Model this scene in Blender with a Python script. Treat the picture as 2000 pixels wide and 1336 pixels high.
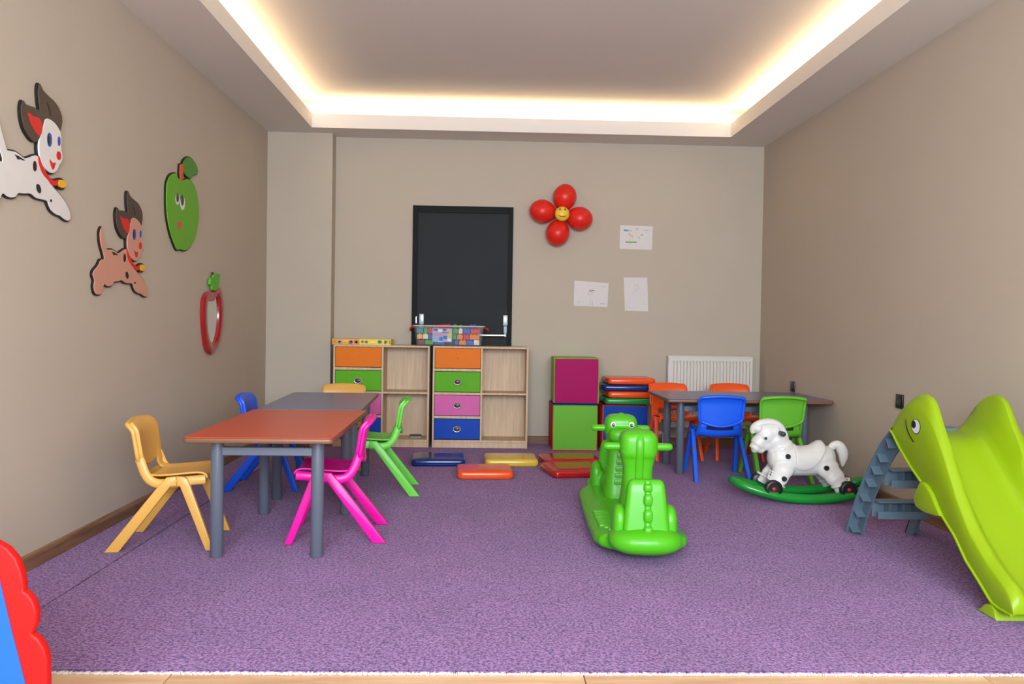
import bpy, bmesh, math, random
from mathutils import Vector, Matrix

for o in list(bpy.data.objects):
    bpy.data.objects.remove(o)
S = bpy.context.scene
COL = S.collection
PI = math.pi
R = math.radians

# ------------------------------------------------------------------ camera
YAW, PITCH, ROLL = 0.03208, -0.02119, -0.01589
cy_, sy_ = math.cos(YAW), math.sin(YAW)
cp_, sp_ = math.cos(PITCH), math.sin(PITCH)
cr_, sr_ = math.cos(ROLL), math.sin(ROLL)
fwd = Vector((sy_*cp_, cy_*cp_, sp_))
rgt = Vector((cy_, -sy_, 0.0))
upv = Vector((-sp_*sy_, -sp_*cy_, cp_))
rc = rgt*cr_ - upv*sr_
uc = rgt*sr_ + upv*cr_
cam_d = bpy.data.cameras.new('camera')
cam = bpy.data.objects.new('camera', cam_d)
COL.objects.link(cam)
cam_d.sensor_fit = 'HORIZONTAL'
cam_d.sensor_width = 36.0
cam_d.lens = 28.8
cam_d.clip_start = 0.05
cam.matrix_world = Matrix(((rc.x, uc.x, -fwd.x, 0.0), (rc.y, uc.y, -fwd.y, 0.0),
                           (rc.z, uc.z, -fwd.z, 1.06), (0, 0, 0, 1)))
S.camera = cam

# ------------------------------------------------------------------ world, lights, exposure
vs = S.view_settings
vs.view_transform = 'Standard'
vs.look = 'None'
vs.gamma = 1.0
vs.use_curve_mapping = False
vs.exposure = 0.55

W = bpy.data.worlds.new('daylight')
S.world = W
W.use_nodes = True
bg = W.node_tree.nodes['Background']
bg.inputs['Color'].default_value = (0.78, 0.88, 1.0, 1)
bg.inputs['Strength'].default_value = 0.5

# room measures
XL, XR, YB, YP, HC = -1.904, 2.472, 7.309, 7.149, 2.689
RL, RR, RB, RF, FZ = -1.486, 2.065, 6.965, -0.6, 2.806
HU = 2.945            # upper ceiling inside the recess
XP = -1.3445          # right side of the column
YF = -1.6             # wall behind the camera
CV = 0.22             # depth of the cove behind its fascia
YC = 2.479            # front edge of the carpet

def area(name, loc, rot, sx, sy, watts, color, spread=PI):
    d = bpy.data.lights.new(name, 'AREA')
    d.shape = 'RECTANGLE'
    d.size, d.size_y = sx, sy
    d.energy = watts
    d.color = color
    d.spread = spread
    o = bpy.data.objects.new(name, d)
    o.location = loc
    o.rotation_euler = rot
    COL.objects.link(o)
    return o

WARM = (1.0, 0.74, 0.42)
LED = 2.0             # watts per metre of strip
zl = 2.789
ly = RB - RF
area('led_light', (RL-0.09, (RB+RF)/2, zl), (PI, 0, 0), 0.03, ly, LED*ly, WARM)
area('led_light', (RR+0.09, (RB+RF)/2, zl), (PI, 0, 0), 0.03, ly, LED*ly, WARM)
lx = RR - RL
area('led_light', ((RL+RR)/2, RB+0.09, zl), (PI, 0, 0), lx, 0.03, LED*lx, WARM)
area('led_light', ((RL+RR)/2, RF-0.09, zl), (PI, 0, 0), lx, 0.03, LED*lx, WARM)
# daylight entering through the big window behind the camera
area('window_daylight', (0.28, YF-0.30, 1.85), (R(68), 0, 0), 3.4, 1.6, 350, (0.76, 0.88, 1.0))

# ------------------------------------------------------------------ materials
def lin(h):
    h = h.lstrip('#')
    out = []
    for i in (0, 2, 4):
        c = int(h[i:i+2], 16)/255
        out.append(c/12.92 if c <= 0.04045 else ((c+0.055)/1.055)**2.4)
    return out + [1.0]

MATS = {}
def mat(name, col, rough=0.5, var=0.0, vscale=8.0, bump=0.0, bscale=60.0, metal=0.0, coat=0.0,
        emit=0.0, spec=0.5, stretch=None):
    if name in MATS:
        return MATS[name]
    m = bpy.data.materials.new(name)
    m.use_nodes = True
    nt = m.node_tree
    b = nt.nodes['Principled BSDF']
    c = lin(col)
    b.inputs['Base Color'].default_value = c
    b.inputs['Roughness'].default_value = rough
    b.inputs['Metallic'].default_value = metal
    b.inputs['Specular IOR Level'].default_value = spec
    b.inputs['Coat Weight'].default_value = coat
    b.inputs['Coat Roughness'].default_value = 0.08
    if emit:
        b.inputs['Emission Color'].default_value = c
        b.inputs['Emission Strength'].default_value = emit
    tc = nt.nodes.new('ShaderNodeTexCoord')
    vec = tc.outputs['Object']
    if stretch:
        mp = nt.nodes.new('ShaderNodeMapping')
        mp.inputs['Scale'].default_value = stretch
        nt.links.new(vec, mp.inputs['Vector'])
        vec = mp.outputs['Vector']
    n = nt.nodes.new('ShaderNodeTexNoise')
    n.inputs['Scale'].default_value = vscale
    n.inputs['Detail'].default_value = 5
    nt.links.new(vec, n.inputs['Vector'])
    v = max(var, 0.02)
    mx = nt.nodes.new('ShaderNodeMix')
    mx.data_type = 'RGBA'
    mx.inputs['A'].default_value = [max(0, x*(1-v)) for x in c[:3]] + [1]
    mx.inputs['B'].default_value = [min(1, x*(1+v)) for x in c[:3]] + [1]
    nt.links.new(n.outputs['Fac'], mx.inputs['Factor'])
    nt.links.new(mx.outputs['Result'], b.inputs['Base Color'])
    if bump:
        n2 = nt.nodes.new('ShaderNodeTexNoise')
        n2.inputs['Scale'].default_value = bscale
        n2.inputs['Detail'].default_value = 4
        nt.links.new(vec, n2.inputs['Vector'])
        bp = nt.nodes.new('ShaderNodeBump')
        bp.inputs['Strength'].default_value = bump
        bp.inputs['Distance'].default_value = 0.004
        nt.links.new(n2.outputs['Fac'], bp.inputs['Height'])
        nt.links.new(bp.outputs['Normal'], b.inputs['Normal'])
    MATS[name] = m
    return m

def mat_carpet():
    m = bpy.data.materials.new('carpet_pile')
    m.use_nodes = True
    nt = m.node_tree
    b = nt.nodes['Principled BSDF']
    b.inputs['Roughness'].default_value = 0.95
    b.inputs['Specular IOR Level'].default_value = 0.1
    b.inputs['Sheen Weight'].default_value = 0.25
    b.inputs['Sheen Tint'].default_value = (0.9, 0.75, 1.0, 1)
    tc = nt.nodes.new('ShaderNodeTexCoord')
    def noise(scale, detail, rough=0.6):
        n = nt.nodes.new('ShaderNodeTexNoise')
        n.inputs['Scale'].default_value = scale
        n.inputs['Detail'].default_value = detail
        n.inputs['Roughness'].default_value = rough
        nt.links.new(tc.outputs['Object'], n.inputs['Vector'])
        return n.outputs['Fac']
    def ramp(src, p0, p1, c0, c1):
        r = nt.nodes.new('ShaderNodeValToRGB')
        r.color_ramp.elements[0].position = p0
        r.color_ramp.elements[1].position = p1
        r.color_ramp.elements[0].color = c0
        r.color_ramp.elements[1].color = c1
        nt.links.new(src, r.inputs['Fac'])
        return r.outputs['Color']
    fine = ramp(noise(95, 4, 0.8), 0.41, 0.60, lin('45245a'), lin('ab80b9'))
    wide = ramp(noise(2.2, 3), 0.3, 0.7, (0.86, 0.85, 0.86, 1), (1.06, 1.06, 1.06, 1))
    mx = nt.nodes.new('ShaderNodeMix')
    mx.data_type = 'RGBA'
    mx.blend_type = 'MULTIPLY'
    mx.inputs['Factor'].default_value = 1.0
    nt.links.new(fine, mx.inputs['A'])
    nt.links.new(wide, mx.inputs['B'])
    nt.links.new(mx.outputs['Result'], b.inputs['Base Color'])
    bp = nt.nodes.new('ShaderNodeBump')
    bp.inputs['Strength'].default_value = 0.8
    bp.inputs['Distance'].default_value = 0.008
    nt.links.new(noise(170, 3), bp.inputs['Height'])
    nt.links.new(bp.outputs['Normal'], b.inputs['Normal'])
    return m

def mat_wood(name, ca, cb, grain=(1.0, 14.0, 14.0), scale=3.0, rough=0.5):
    if name in MATS:
        return MATS[name]
    m = bpy.data.materials.new(name)
    m.use_nodes = True
    nt = m.node_tree
    b = nt.nodes['Principled BSDF']
    b.inputs['Roughness'].default_value = rough
    tc = nt.nodes.new('ShaderNodeTexCoord')
    mp = nt.nodes.new('ShaderNodeMapping')
    mp.inputs['Scale'].default_value = grain
    nt.links.new(tc.outputs['Object'], mp.inputs['Vector'])
    n = nt.nodes.new('ShaderNodeTexNoise')
    n.inputs['Scale'].default_value = scale
    n.inputs['Detail'].default_value = 6
    n.inputs['Roughness'].default_value = 0.65
    nt.links.new(mp.outputs['Vector'], n.inputs['Vector'])
    r = nt.nodes.new('ShaderNodeValToRGB')
    r.color_ramp.elements[0].position = 0.32
    r.color_ramp.elements[1].position = 0.68
    r.color_ramp.elements[0].color = lin(ca)
    r.color_ramp.elements[1].color = lin(cb)
    nt.links.new(n.outputs['Fac'], r.inputs['Fac'])
    nt.links.new(r.outputs['Color'], b.inputs['Base Color'])
    MATS[name] = m
    return m

M_WALL = mat('wall_paint', 'bdb1a1', 0.85, 0.03, 3, 0.06, 220, spec=0.2)
M_CEIL = mat('ceiling_paint', 'e6e0da', 0.9, 0.02, 2, spec=0.2)
M_CARPET = mat_carpet()
M_BASE = mat_wood('baseboard_walnut', '6b4a33', '96704f', (14.0, 1.0, 14.0), 3.0, 0.5)
M_BASEX = mat_wood('baseboard_walnut_back', '6b4a33', '96704f', (1.0, 14.0, 14.0), 3.0, 0.5)
M_PLANK = mat_wood('floor_oak', 'b98f6c', 'd9b48e', (1.0, 16.0, 16.0), 2.4, 0.45)
M_MAPLE = mat_wood('maple_board', 'c2a483', 'd9bd9c', (18.0, 18.0, 1.2), 2.2, 0.5)
M_STEEL = mat('grey_steel', '6c7480', 0.36, 0.03, 6, metal=0.25)
M_CHROME = mat('chrome', 'd8dade', 0.15, metal=1.0)
M_BLACK = mat('black_edge', '17181a', 0.55)
M_WHITE = mat('white_plain', 'ecebe8', 0.5)

# ------------------------------------------------------------------ geometry helpers
class MB:
    """collects plain geometry that becomes one mesh object"""
    def __init__(self):
        self.v, self.f, self.m = [], [], []
    def add(self, vs, fs, mi=0):
        k = len(self.v)
        self.v += [tuple(p) for p in vs]
        self.f += [tuple(i+k for i in q) for q in fs]
        self.m += [mi]*len(fs)
        return self
    def from_bm(self, bm, mi=0, M=None):
        bm.verts.index_update()
        vs = [(M @ v.co) if M else v.co.copy() for v in bm.verts]
        self.add(vs, [[v.index for v in f.verts] for f in bm.faces], mi)
        bm.free()
        return self
    def box(self, c, s, bev=0.0, seg=2, M=None, mi=0):
        bm = bmesh.new()
        bmesh.ops.create_cube(bm, size=1.0)
        for v in bm.verts:
            v.co = Vector((v.co.x*s[0], v.co.y*s[1], v.co.z*s[2]))
        if bev:
            bmesh.ops.bevel(bm, geom=list(bm.edges), offset=bev, segments=seg, profile=0.5, affect='EDGES')
        T = Matrix.Translation(c)
        if M:
            T = T @ M
        return self.from_bm(bm, mi, T)
    def b2(self, lo, hi, bev=0.0, seg=2, mi=0):
        c = [(a+b)/2 for a, b in zip(lo, hi)]
        return self.box(c, [abs(b-a) for a, b in zip(lo, hi)], bev, seg, None, mi)
    def loft(self, rings, mi=0, cap=True, closed=False):
        n = len(rings[0])
        vs = [p for r in rings for p in r]
        fs = []
        k = len(rings)
        for i in range(k if closed else k-1):
            a, b = i*n, ((i+1) % k)*n
            for j in range(n):
                j2 = (j+1) % n
                fs.append((a+j, a+j2, b+j2, b+j))
        if cap and not closed:
            fs.append(tuple(reversed(range(n))))
            fs.append(tuple((k-1)*n+j for j in range(n)))
        return self.add(vs, fs, mi)
    def tube(self, pts, rad, n=10, mi=0, closed=False, flat=1.0, ref=None):
        pts = [Vector(p) for p in pts]
        if not isinstance(rad, (list, tuple)):
            rad = [rad]*len(pts)
        rings = []
        prev = None
        K = len(pts)
        for i, p in enumerate(pts):
            if closed:
                d = pts[(i+1) % K]-pts[i-1]
            else:
                d = pts[min(i+1, K-1)]-pts[max(i-1, 0)]
            d.normalize()
            if prev is None:
                a = Vector(ref) if ref else (Vector((0, 0, 1)) if abs(d.z) < 0.9 else Vector((1, 0, 0)))
            else:
                a = prev
            u = (a-d*a.dot(d)).normalized()
            prev = u
            w = d.cross(u)
            r = rad[i]
            ra, rb = r if isinstance(r, (list, tuple)) else (r, r*flat)
            rings.append([p+u*(ra*math.cos(2*PI*j/n))+w*(rb*math.sin(2*PI*j/n)) for j in range(n)])
        return self.loft(rings, mi, True, closed)
    def lathe(self, prof, n=24, M=None, mi=0):
        """profile of (r, z), spun round z"""
        rings = [[Vector((max(r, 1e-4)*math.cos(2*PI*j/n), max(r, 1e-4)*math.sin(2*PI*j/n), z)) for j in range(n)] for r, z in prof]
        if M:
            rings = [[M @ p for p in r] for r in rings]
        return self.loft(rings, mi)
    def ellipsoid(self, c, r, n=20, k=12, M=None, e=2.0, mi=0):
        rings = []
        def sg(x, p):
            return math.copysign(abs(x)**p, x)
        q = 2.0/e
        for i in range(k+1):
            t = -PI/2+PI*(i+0.02*(i == 0)-0.02*(i == k))/k
            ct, st = sg(math.cos(t), q), sg(math.sin(t), q)
            ring = []
            for j in range(n):
                a = 2*PI*j/n
                p = Vector((r[0]*ct*sg(math.cos(a), q), r[1]*ct*sg(math.sin(a), q), r[2]*st))
                if M:
                    p = M @ p
                ring.append(p+Vector(c))
            rings.append(ring)
        return self.loft(rings, mi)
    def prism(self, outline, d0, d1, to3, bev=0.0, seg=2, mi=0):
        """outline in 2D; to3(a, b, d) gives the 3D point at depth d"""
        bm = bmesh.new()
        A = [bm.verts.new(to3(a, b, d0)) for a, b in outline]
        B = [bm.verts.new(to3(a, b, d1)) for a, b in outline]
        n = len(outline)
        f1 = bm.faces.new(A)
        f2 = bm.faces.new(B)
        for i in range(n):
            j = (i+1) % n
            bm.faces.new((A[i], A[j], B[j], B[i]))
        bmesh.ops.recalc_face_normals(bm, faces=list(bm.faces))
        if bev:
            es = list(set(list(f1.edges)+list(f2.edges)))
            bmesh.ops.bevel(bm, geom=es, offset=bev, segments=seg, profile=0.5, affect='EDGES')
        return self.from_bm(bm, mi)
    def grid(self, P, mi=0, skip=None):
        """P: rows of points, open surface"""
        n = len(P[0])
        vs = [p for r in P for p in r]
        fs = []
        for i in range(len(P)-1):
            for j in range(n-1):
                if skip and skip(i, j):
                    continue
                fs.append((i*n+j, i*n+j+1, (i+1)*n+j+1, (i+1)*n+j))
        return self.add(vs, fs, mi)
    def mesh(self, name):
        me = bpy.data.meshes.new(name)
        me.from_pydata([tuple(p) for p in self.v], [], self.f)
        bm = bmesh.new()
        bm.from_mesh(me)
        for f, mi in zip(bm.faces, self.m):
            f.material_index = mi
        bmesh.ops.recalc_face_normals(bm, faces=list(bm.faces))
        bm.to_mesh(me)
        bm.free()
        return me
    def obj(self, name, m, parent=None, smooth=38, label=None, mods=None):
        return link(name, self.mesh(name), m, parent, smooth, label, mods)

def shade(me, ang):
    if ang:
        me.polygons.foreach_set('use_smooth', [True]*len(me.polygons))
        me.set_sharp_from_angle(angle=R(ang))
    me.update()

def link(name, me, m, parent=None, smooth=38, label=None, mods=None):
    for x in (m if isinstance(m, (list, tuple)) else [m]):
        me.materials.append(x)
    if mods:
        t = bpy.data.objects.new('tmp', me)
        COL.objects.link(t)
        for kind, kw in mods:
            md = t.modifiers.new(kind, kind)
            for k, v in kw.items():
                setattr(md, k, v)
        dg = bpy.context.evaluated_depsgraph_get()
        me2 = bpy.data.meshes.new_from_object(t.evaluated_get(dg))
        bpy.data.objects.remove(t)
        me = me2
        me.name = name
    shade(me, smooth)
    o = bpy.data.objects.new(name, me)
    COL.objects.link(o)
    if parent:
        o.parent = parent
    if label:
        o['label'] = label
    return o

def fuse(voxel, it=4):
    return [('REMESH', dict(mode='VOXEL', voxel_size=voxel)), ('SMOOTH', dict(factor=0.5, iterations=it))]

def thing(name, label, cat, loc=(0, 0, 0), rz=0.0, group=None):
    o = bpy.data.objects.new(name, None)
    o.empty_display_size = 0.05
    COL.objects.link(o)
    o.location = loc
    o.rotation_euler = (0, 0, rz)
    tag(o, label, cat, group)
    return o

def tag(o, label, cat, group=None):
    o['label'] = label
    o['category'] = cat
    if group:
        o['group'] = group
    return o

def struct(o, label=None):
    o['kind'] = 'structure'
    if label:
        o['label'] = label
    return o

def catmull(pts, k=6, closed=False):
    P = [Vector(p) for p in pts]
    out = []
    n = len(P)
    for i in range(n if closed else n-1):
        if closed:
            a, b, c, d = P[i-1], P[i], P[(i+1) % n], P[(i+2) % n]
        else:
            a, b, c, d = P[max(i-1, 0)], P[i], P[i+1], P[min(i+2, n-1)]
        for s in range(k):
            t = s/k
            out.append(0.5*((2*b)+(c-a)*t+(2*a-5*b+4*c-d)*t*t+(3*b-a-3*c+d)*t*t*t))
    if not closed:
        out.append(P[-1])
    return out

def interp(T, y):
    T = sorted(T)
    if y <= T[0][0]:
        return T[0][1]
    for (a, va), (b, vb) in zip(T, T[1:]):
        if y <= b:
            return va+(vb-va)*(y-a)/(b-a)
    return T[-1][1]

def offset(poly, d):
    """push an outline outwards by d"""
    n = len(poly)
    ar = sum(poly[i][0]*poly[(i+1) % n][1]-poly[(i+1) % n][0]*poly[i][1] for i in range(n))
    s = 1 if ar > 0 else -1
    out = []
    for i in range(n):
        a, b, c = Vector(poly[i-1]), Vector(poly[i]), Vector(poly[(i+1) % n])
        e1, e2 = (b-a).normalized(), (c-b).normalized()
        nn = Vector((e1.y, -e1.x))*s+Vector((e2.y, -e2.x))*s
        if nn.length < 1e-6:
            nn = Vector((e1.y, -e1.x))*s
        nn.normalize()
        out.append((b.x+nn.x*d, b.y+nn.y*d))
    return out

def rrect(w, h, r, k=5):
    pts = []
    for cx, cy, a0 in ((w/2-r, h/2-r, 0), (-w/2+r, h/2-r, 90), (-w/2+r, -h/2+r, 180), (w/2-r, -h/2+r, 270)):
        for i in range(k+1):
            a = R(a0+90*i/k)
            pts.append((cx+r*math.cos(a), cy+r*math.sin(a)))
    return pts

XY = lambda a, b, d: Vector((a, b, d))      # flat on the floor, depth is up
XZ = lambda a, b, d: Vector((a, d, b))      # upright, facing along y
YZ = lambda a, b, d: Vector((d, a, b))      # upright, facing along x

def ell(cx, cy, rx, ry, n=16):
    return [(cx+rx*math.cos(2*PI*i/n), cy+ry*math.sin(2*PI*i/n)) for i in range(n)]

random.seed(4)
# ================================================================== THE ROOM
fl = struct(thing('floor', 'light oak plank floor in front of the carpet', 'floor'), None)
del fl['category']
MB().b2((XL, YF, -0.06), (XR, YB, -0.026)).obj('subfloor', M_PLANK, fl, 0)
PLK = {}
row = 0
y = YF
while y < YC+0.25:
    x = XL - (row*0.43) % 1.25
    while x < XR:
        x0, x1 = max(x, XL), min(x+1.25, XR)
        if x1-x0 > 0.02:
            key = round(x1-x0, 3)
            if key not in PLK:
                me = MB().box((0, 0, 0), (key-0.003, 0.187, 0.014), 0.0015, 1).mesh('plank')
                me.materials.append(M_PLANK)
                PLK[key] = me
            o = bpy.data.objects.new('plank', PLK[key])
            COL.objects.link(o)
            o.parent = fl
            o.location = ((x0+x1)/2, y+0.095, -0.019)
        x += 1.25
    y += 0.19
    row += 1

# carpet: main width and the narrower strip laid along the left wall
def carpet(name, x0, x1, label, dx=0.0):
    t = thing(name, label, 'carpet', ((x0+x1)/2, (YC+YB)/2, 0))
    w, d = x1-x0, YB-YC-0.02
    nx, ny = max(2, int(w/0.05)), int(d/0.05)
    mb = MB()
    top = [[Vector((-w/2+w*i/nx, -d/2+d*j/ny, -0.0015+random.uniform(-0.0012, 0.0012))) for i in range(nx+1)] for j in range(ny+1)]
    mb.grid(top)
    mb.b2((-w/2, -d/2, -0.0115), (w/2, d/2, -0.0035))
    mb.obj('pile', M_CARPET, t, 60)
    fr = MB()
    n = int(w/0.006)
    for i in range(n):
        a = -w/2+w*i/n
        l = random.uniform(0.004, 0.012)
        h = random.uniform(0.003, 0.007)
        fr.b2((a, -d/2-l, -0.0115), (a+w/n*random.uniform(0.7, 1.3), -d/2+0.004, -0.0115+h))
    o = fr.obj('backing_fringe', M_FR, t, 0, 'frayed white backing showing along the cut edge')
    o['kind'] = 'stuff'
    return t
M_FR = mat('carpet_backing', 'd9d3cc', 0.9, 0.1, 40)
SEAM = -1.607
carpet('carpet', SEAM+0.005, XR-0.014, 'wide purple speckled carpet covering most of the floor')
carpet('carpet_strip', XL+0.014, SEAM-0.005, 'narrow strip of purple carpet along the left wall beyond the seam')

# walls
struct(MB().b2((XL-0.12, YF-0.12, -0.06), (XL, YB+0.12, HC+0.4)).obj('wall_left', M_WALL, None, 0), 'plain beige wall carrying the animal and fruit cut-outs')
struct(MB().b2((XR, YF-0.12, -0.06), (XR+0.12, YB+0.12, HC+0.4)).obj('wall_right', M_WALL, None, 0), 'plain beige wall behind the slide')
struct(MB().b2((XL, YB, -0.06), (XR, YB+0.12, HC+0.4)).obj('wall_back', M_WALL, None, 0), 'beige far wall with the black door and balloon flower')
struct(MB().b2((XL, YP, -0.012), (XP, YB, HC), 0.003, 1).obj('wall_column', M_WALL, None, 0), 'shallow column in the far left corner')
# wall behind the camera with its big window opening
fw = MB()
wx0, wx1, wz0, wz1 = -1.5, 2.06, 0.85, 2.58
fw.b2((XL, YF-0.12, -0.06), (wx0, YF, HC+0.4)).b2((wx1, YF-0.12, -0.06), (XR, YF, HC+0.4))
fw.b2((wx0, YF-0.12, -0.06), (wx1, YF, wz0)).b2((wx0, YF-0.12, wz1), (wx1, YF, HC+0.4))
struct(fw.obj('wall_front', M_WALL, None, 0), 'beige wall with a wide window behind the viewer')
wf = struct(bpy.data.objects.new('window_1', None), 'wide white framed window letting daylight in')
COL.objects.link(wf)
M_WF = mat('window_white', 'e6e6e4', 0.4)
for a in (wx0+0.025, (wx0*2+wx1)/3, (wx0+2*wx1)/3, wx1-0.025):
    MB().b2((a-0.025, YF-0.07, wz0), (a+0.025, YF-0.02, wz1), 0.004, 1).obj('mullion', M_WF, wf, 0)
for a in (wz0+0.025, wz1-0.025):
    MB().b2((wx0, YF-0.075, a-0.025), (wx1, YF-0.015, a+0.025), 0.004, 1).obj('rail', M_WF, wf, 0)

# ceiling: lower border, fascia, cove trough and the raised middle
cl = struct(bpy.data.objects.new('ceiling', None), 'pale ceiling with a raised middle and a lit cove around it')
COL.objects.link(cl)
so = MB()
so.b2((XL, YF, HC), (RL, YB, HC+0.012)).b2((RR, YF, HC), (XR, YB, HC+0.012))
so.b2((RL, RB, HC), (RR, YB, HC+0.012)).b2((RL, YF, HC), (RR, RF, HC+0.012))
so.obj('soffit', M_CEIL, cl, 0)
fa = MB()
t_ = 0.016
zf_ = HC+0.012
fa.b2((RL-t_, RF-t_, zf_), (RL, RB+t_, FZ)).b2((RR, RF-t_, zf_), (RR+t_, RB+t_, FZ))
fa.b2((RL, RB, zf_), (RR, RB+t_, FZ)).b2((RL, RF-t_, zf_), (RR, RF, FZ))
fa.obj('fascia', M_CEIL, cl, 0)
cw = MB()
a0, a1, b0, b1 = RL-CV, RR+CV, RF-CV, RB+CV
zc_ = HC+0.0125
cw.b2((a0-0.02, b0-0.02, zc_), (a0, b1+0.02, HU)).b2((a1, b0-0.02, zc_), (a1+0.02, b1+0.02, HU))
cw.b2((a0, b1, zc_), (a1, b1+0.02, HU)).b2((a0, b0-0.02, zc_), (a1, b0, HU))
cw.obj('cove_wall', M_CEIL, cl, 0)
sf = MB()
sf.b2((a0, b0, 2.765), (RL-t_, b1, 2.78)).b2((RR+t_, b0, 2.765), (a1, b1, 2.78))
sf.b2((RL-t_, RB+t_, 2.765), (RR+t_, b1, 2.78)).b2((RL-t_, b0, 2.765), (RR+t_, RF-t_, 2.78))
sf.obj('cove_shelf', M_CEIL, cl, 0)
MB().b2((a0-0.02, b0-0.02, HU), (a1+0.02, b1+0.02, HU+0.02)).obj('raised_panel', M_CEIL, cl, 0)
MB().b2((XL-0.12, YF-0.12, HC+0.4), (XR+0.12, YB+0.12, HC+0.45)).obj('roof_slab', M_CEIL, cl, 0)
# the strips themselves, lying in the trough
M_LED = mat('led_strip', 'ffdca8', 0.6, emit=6.0)
ls = MB()
for xx in (RL-0.09, RR+0.09):
    ls.b2((xx-0.006, RF, 2.7805), (xx+0.006, RB, 2.785))
for yy in (RB+0.09, RF-0.09):
    ls.b2((RL, yy-0.006, 2.7805), (RR, yy+0.006, 2.785))
ls.obj('light_strip', M_LED, cl, 0)

# baseboards
def bboard(name, prof_to, a, b, label, m):
    pr = [(0, 0), (0.014, 0), (0.014, 0.062), (0.010, 0.072), (0.0, 0.078)]
    mb = MB()
    mb.loft([[prof_to(q, h, s) for q, h in pr] for s in (a, b)])
    o = mb.obj(name, m, None, 20)
    struct(o, label)
bboard('baseboard_left', lambda q, h, s: Vector((XL+q, s, h-0.011)), YF, YP, 'brown wood skirting along the left wall', M_BASE)
bboard('baseboard_right', lambda q, h, s: Vector((XR-q, s, h-0.011)), YF, YB, 'brown wood skirting along the right wall', M_BASE)
bboard('baseboard_back', lambda q, h, s: Vector((s, YB-q, h-0.011)), XP+0.014, -0.665, 'brown wood skirting along the far wall left of the door', M_BASEX)
bboard('baseboard_back', lambda q, h, s: Vector((s, YB-q, h-0.011)), 0.235, XR-0.014, 'brown wood skirting along the far wall right of the door', M_BASEX)
bboard('baseboard_column', lambda q, h, s: Vector((s, YP-q, h-0.011)), XL+0.014, XP, 'brown wood skirting on the column', M_BASEX)

# ------------------------------------------------------------------ black door with push bar
dr = bpy.data.objects.new('door_1', None)
COL.objects.link(dr)
struct(dr, 'tall black door with a horizontal push bar in the far wall')
dr.location = (-0.2155, YB, -0.002)
M_DF = mat('door_frame_black', '0b0c0e', 0.6, spec=0.2)
M_DL = mat('door_leaf_slate', '1c2225', 0.6, 0.15, 3, spec=0.25)
DW, DH = 0.888, 2.103
f = MB()
f.b2((-DW/2, -0.024, 0), (-DW/2+0.045, -0.001, DH), 0.002, 1).b2((DW/2-0.045, -0.024, 0), (DW/2, -0.001, DH), 0.002, 1)
f.b2((-DW/2+0.045, -0.024, DH-0.06), (DW/2-0.045, -0.001, DH), 0.002, 1)
f.obj('frame', M_DF, dr, 0)
MB().b2((-DW/2+0.047, -0.014, 0.004), (DW/2-0.047, -0.001, DH-0.062), 0.003, 1).obj('leaf', M_DL, dr, 0)
M_PB = mat('push_bar_housing', 'b9c0c4', 0.35, metal=0.3)
pb = MB().tube([(-0.36, -0.075, 0.965), (0.385, -0.075, 0.965)], 0.014, 12).obj('push_bar', M_CHROME, dr, 40, 'chrome push bar')
for sx in (-0.355, 0.386):
    h = MB().b2((sx-0.021, -0.055, 1.05), (sx+0.021, -0.0145, 1.145), 0.005, 2).obj('bar_housing', M_PB, dr, 30, 'pale grey latch case')
    MB().b2((sx-0.017, -0.07, 0.985), (sx+0.017, -0.0145, 1.049), 0.004, 1).b2((sx-0.012, -0.088, 0.95), (sx+0.012, -0.062, 0.99), 0.003, 1).obj('lever_arm', M_STEEL, h, 30)
MB().b2((-0.408, -0.036, 1.06), (-0.396, -0.0305, 1.12), 0.002, 1).obj('strike_plate', M_CHROME, dr, 0)

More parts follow.
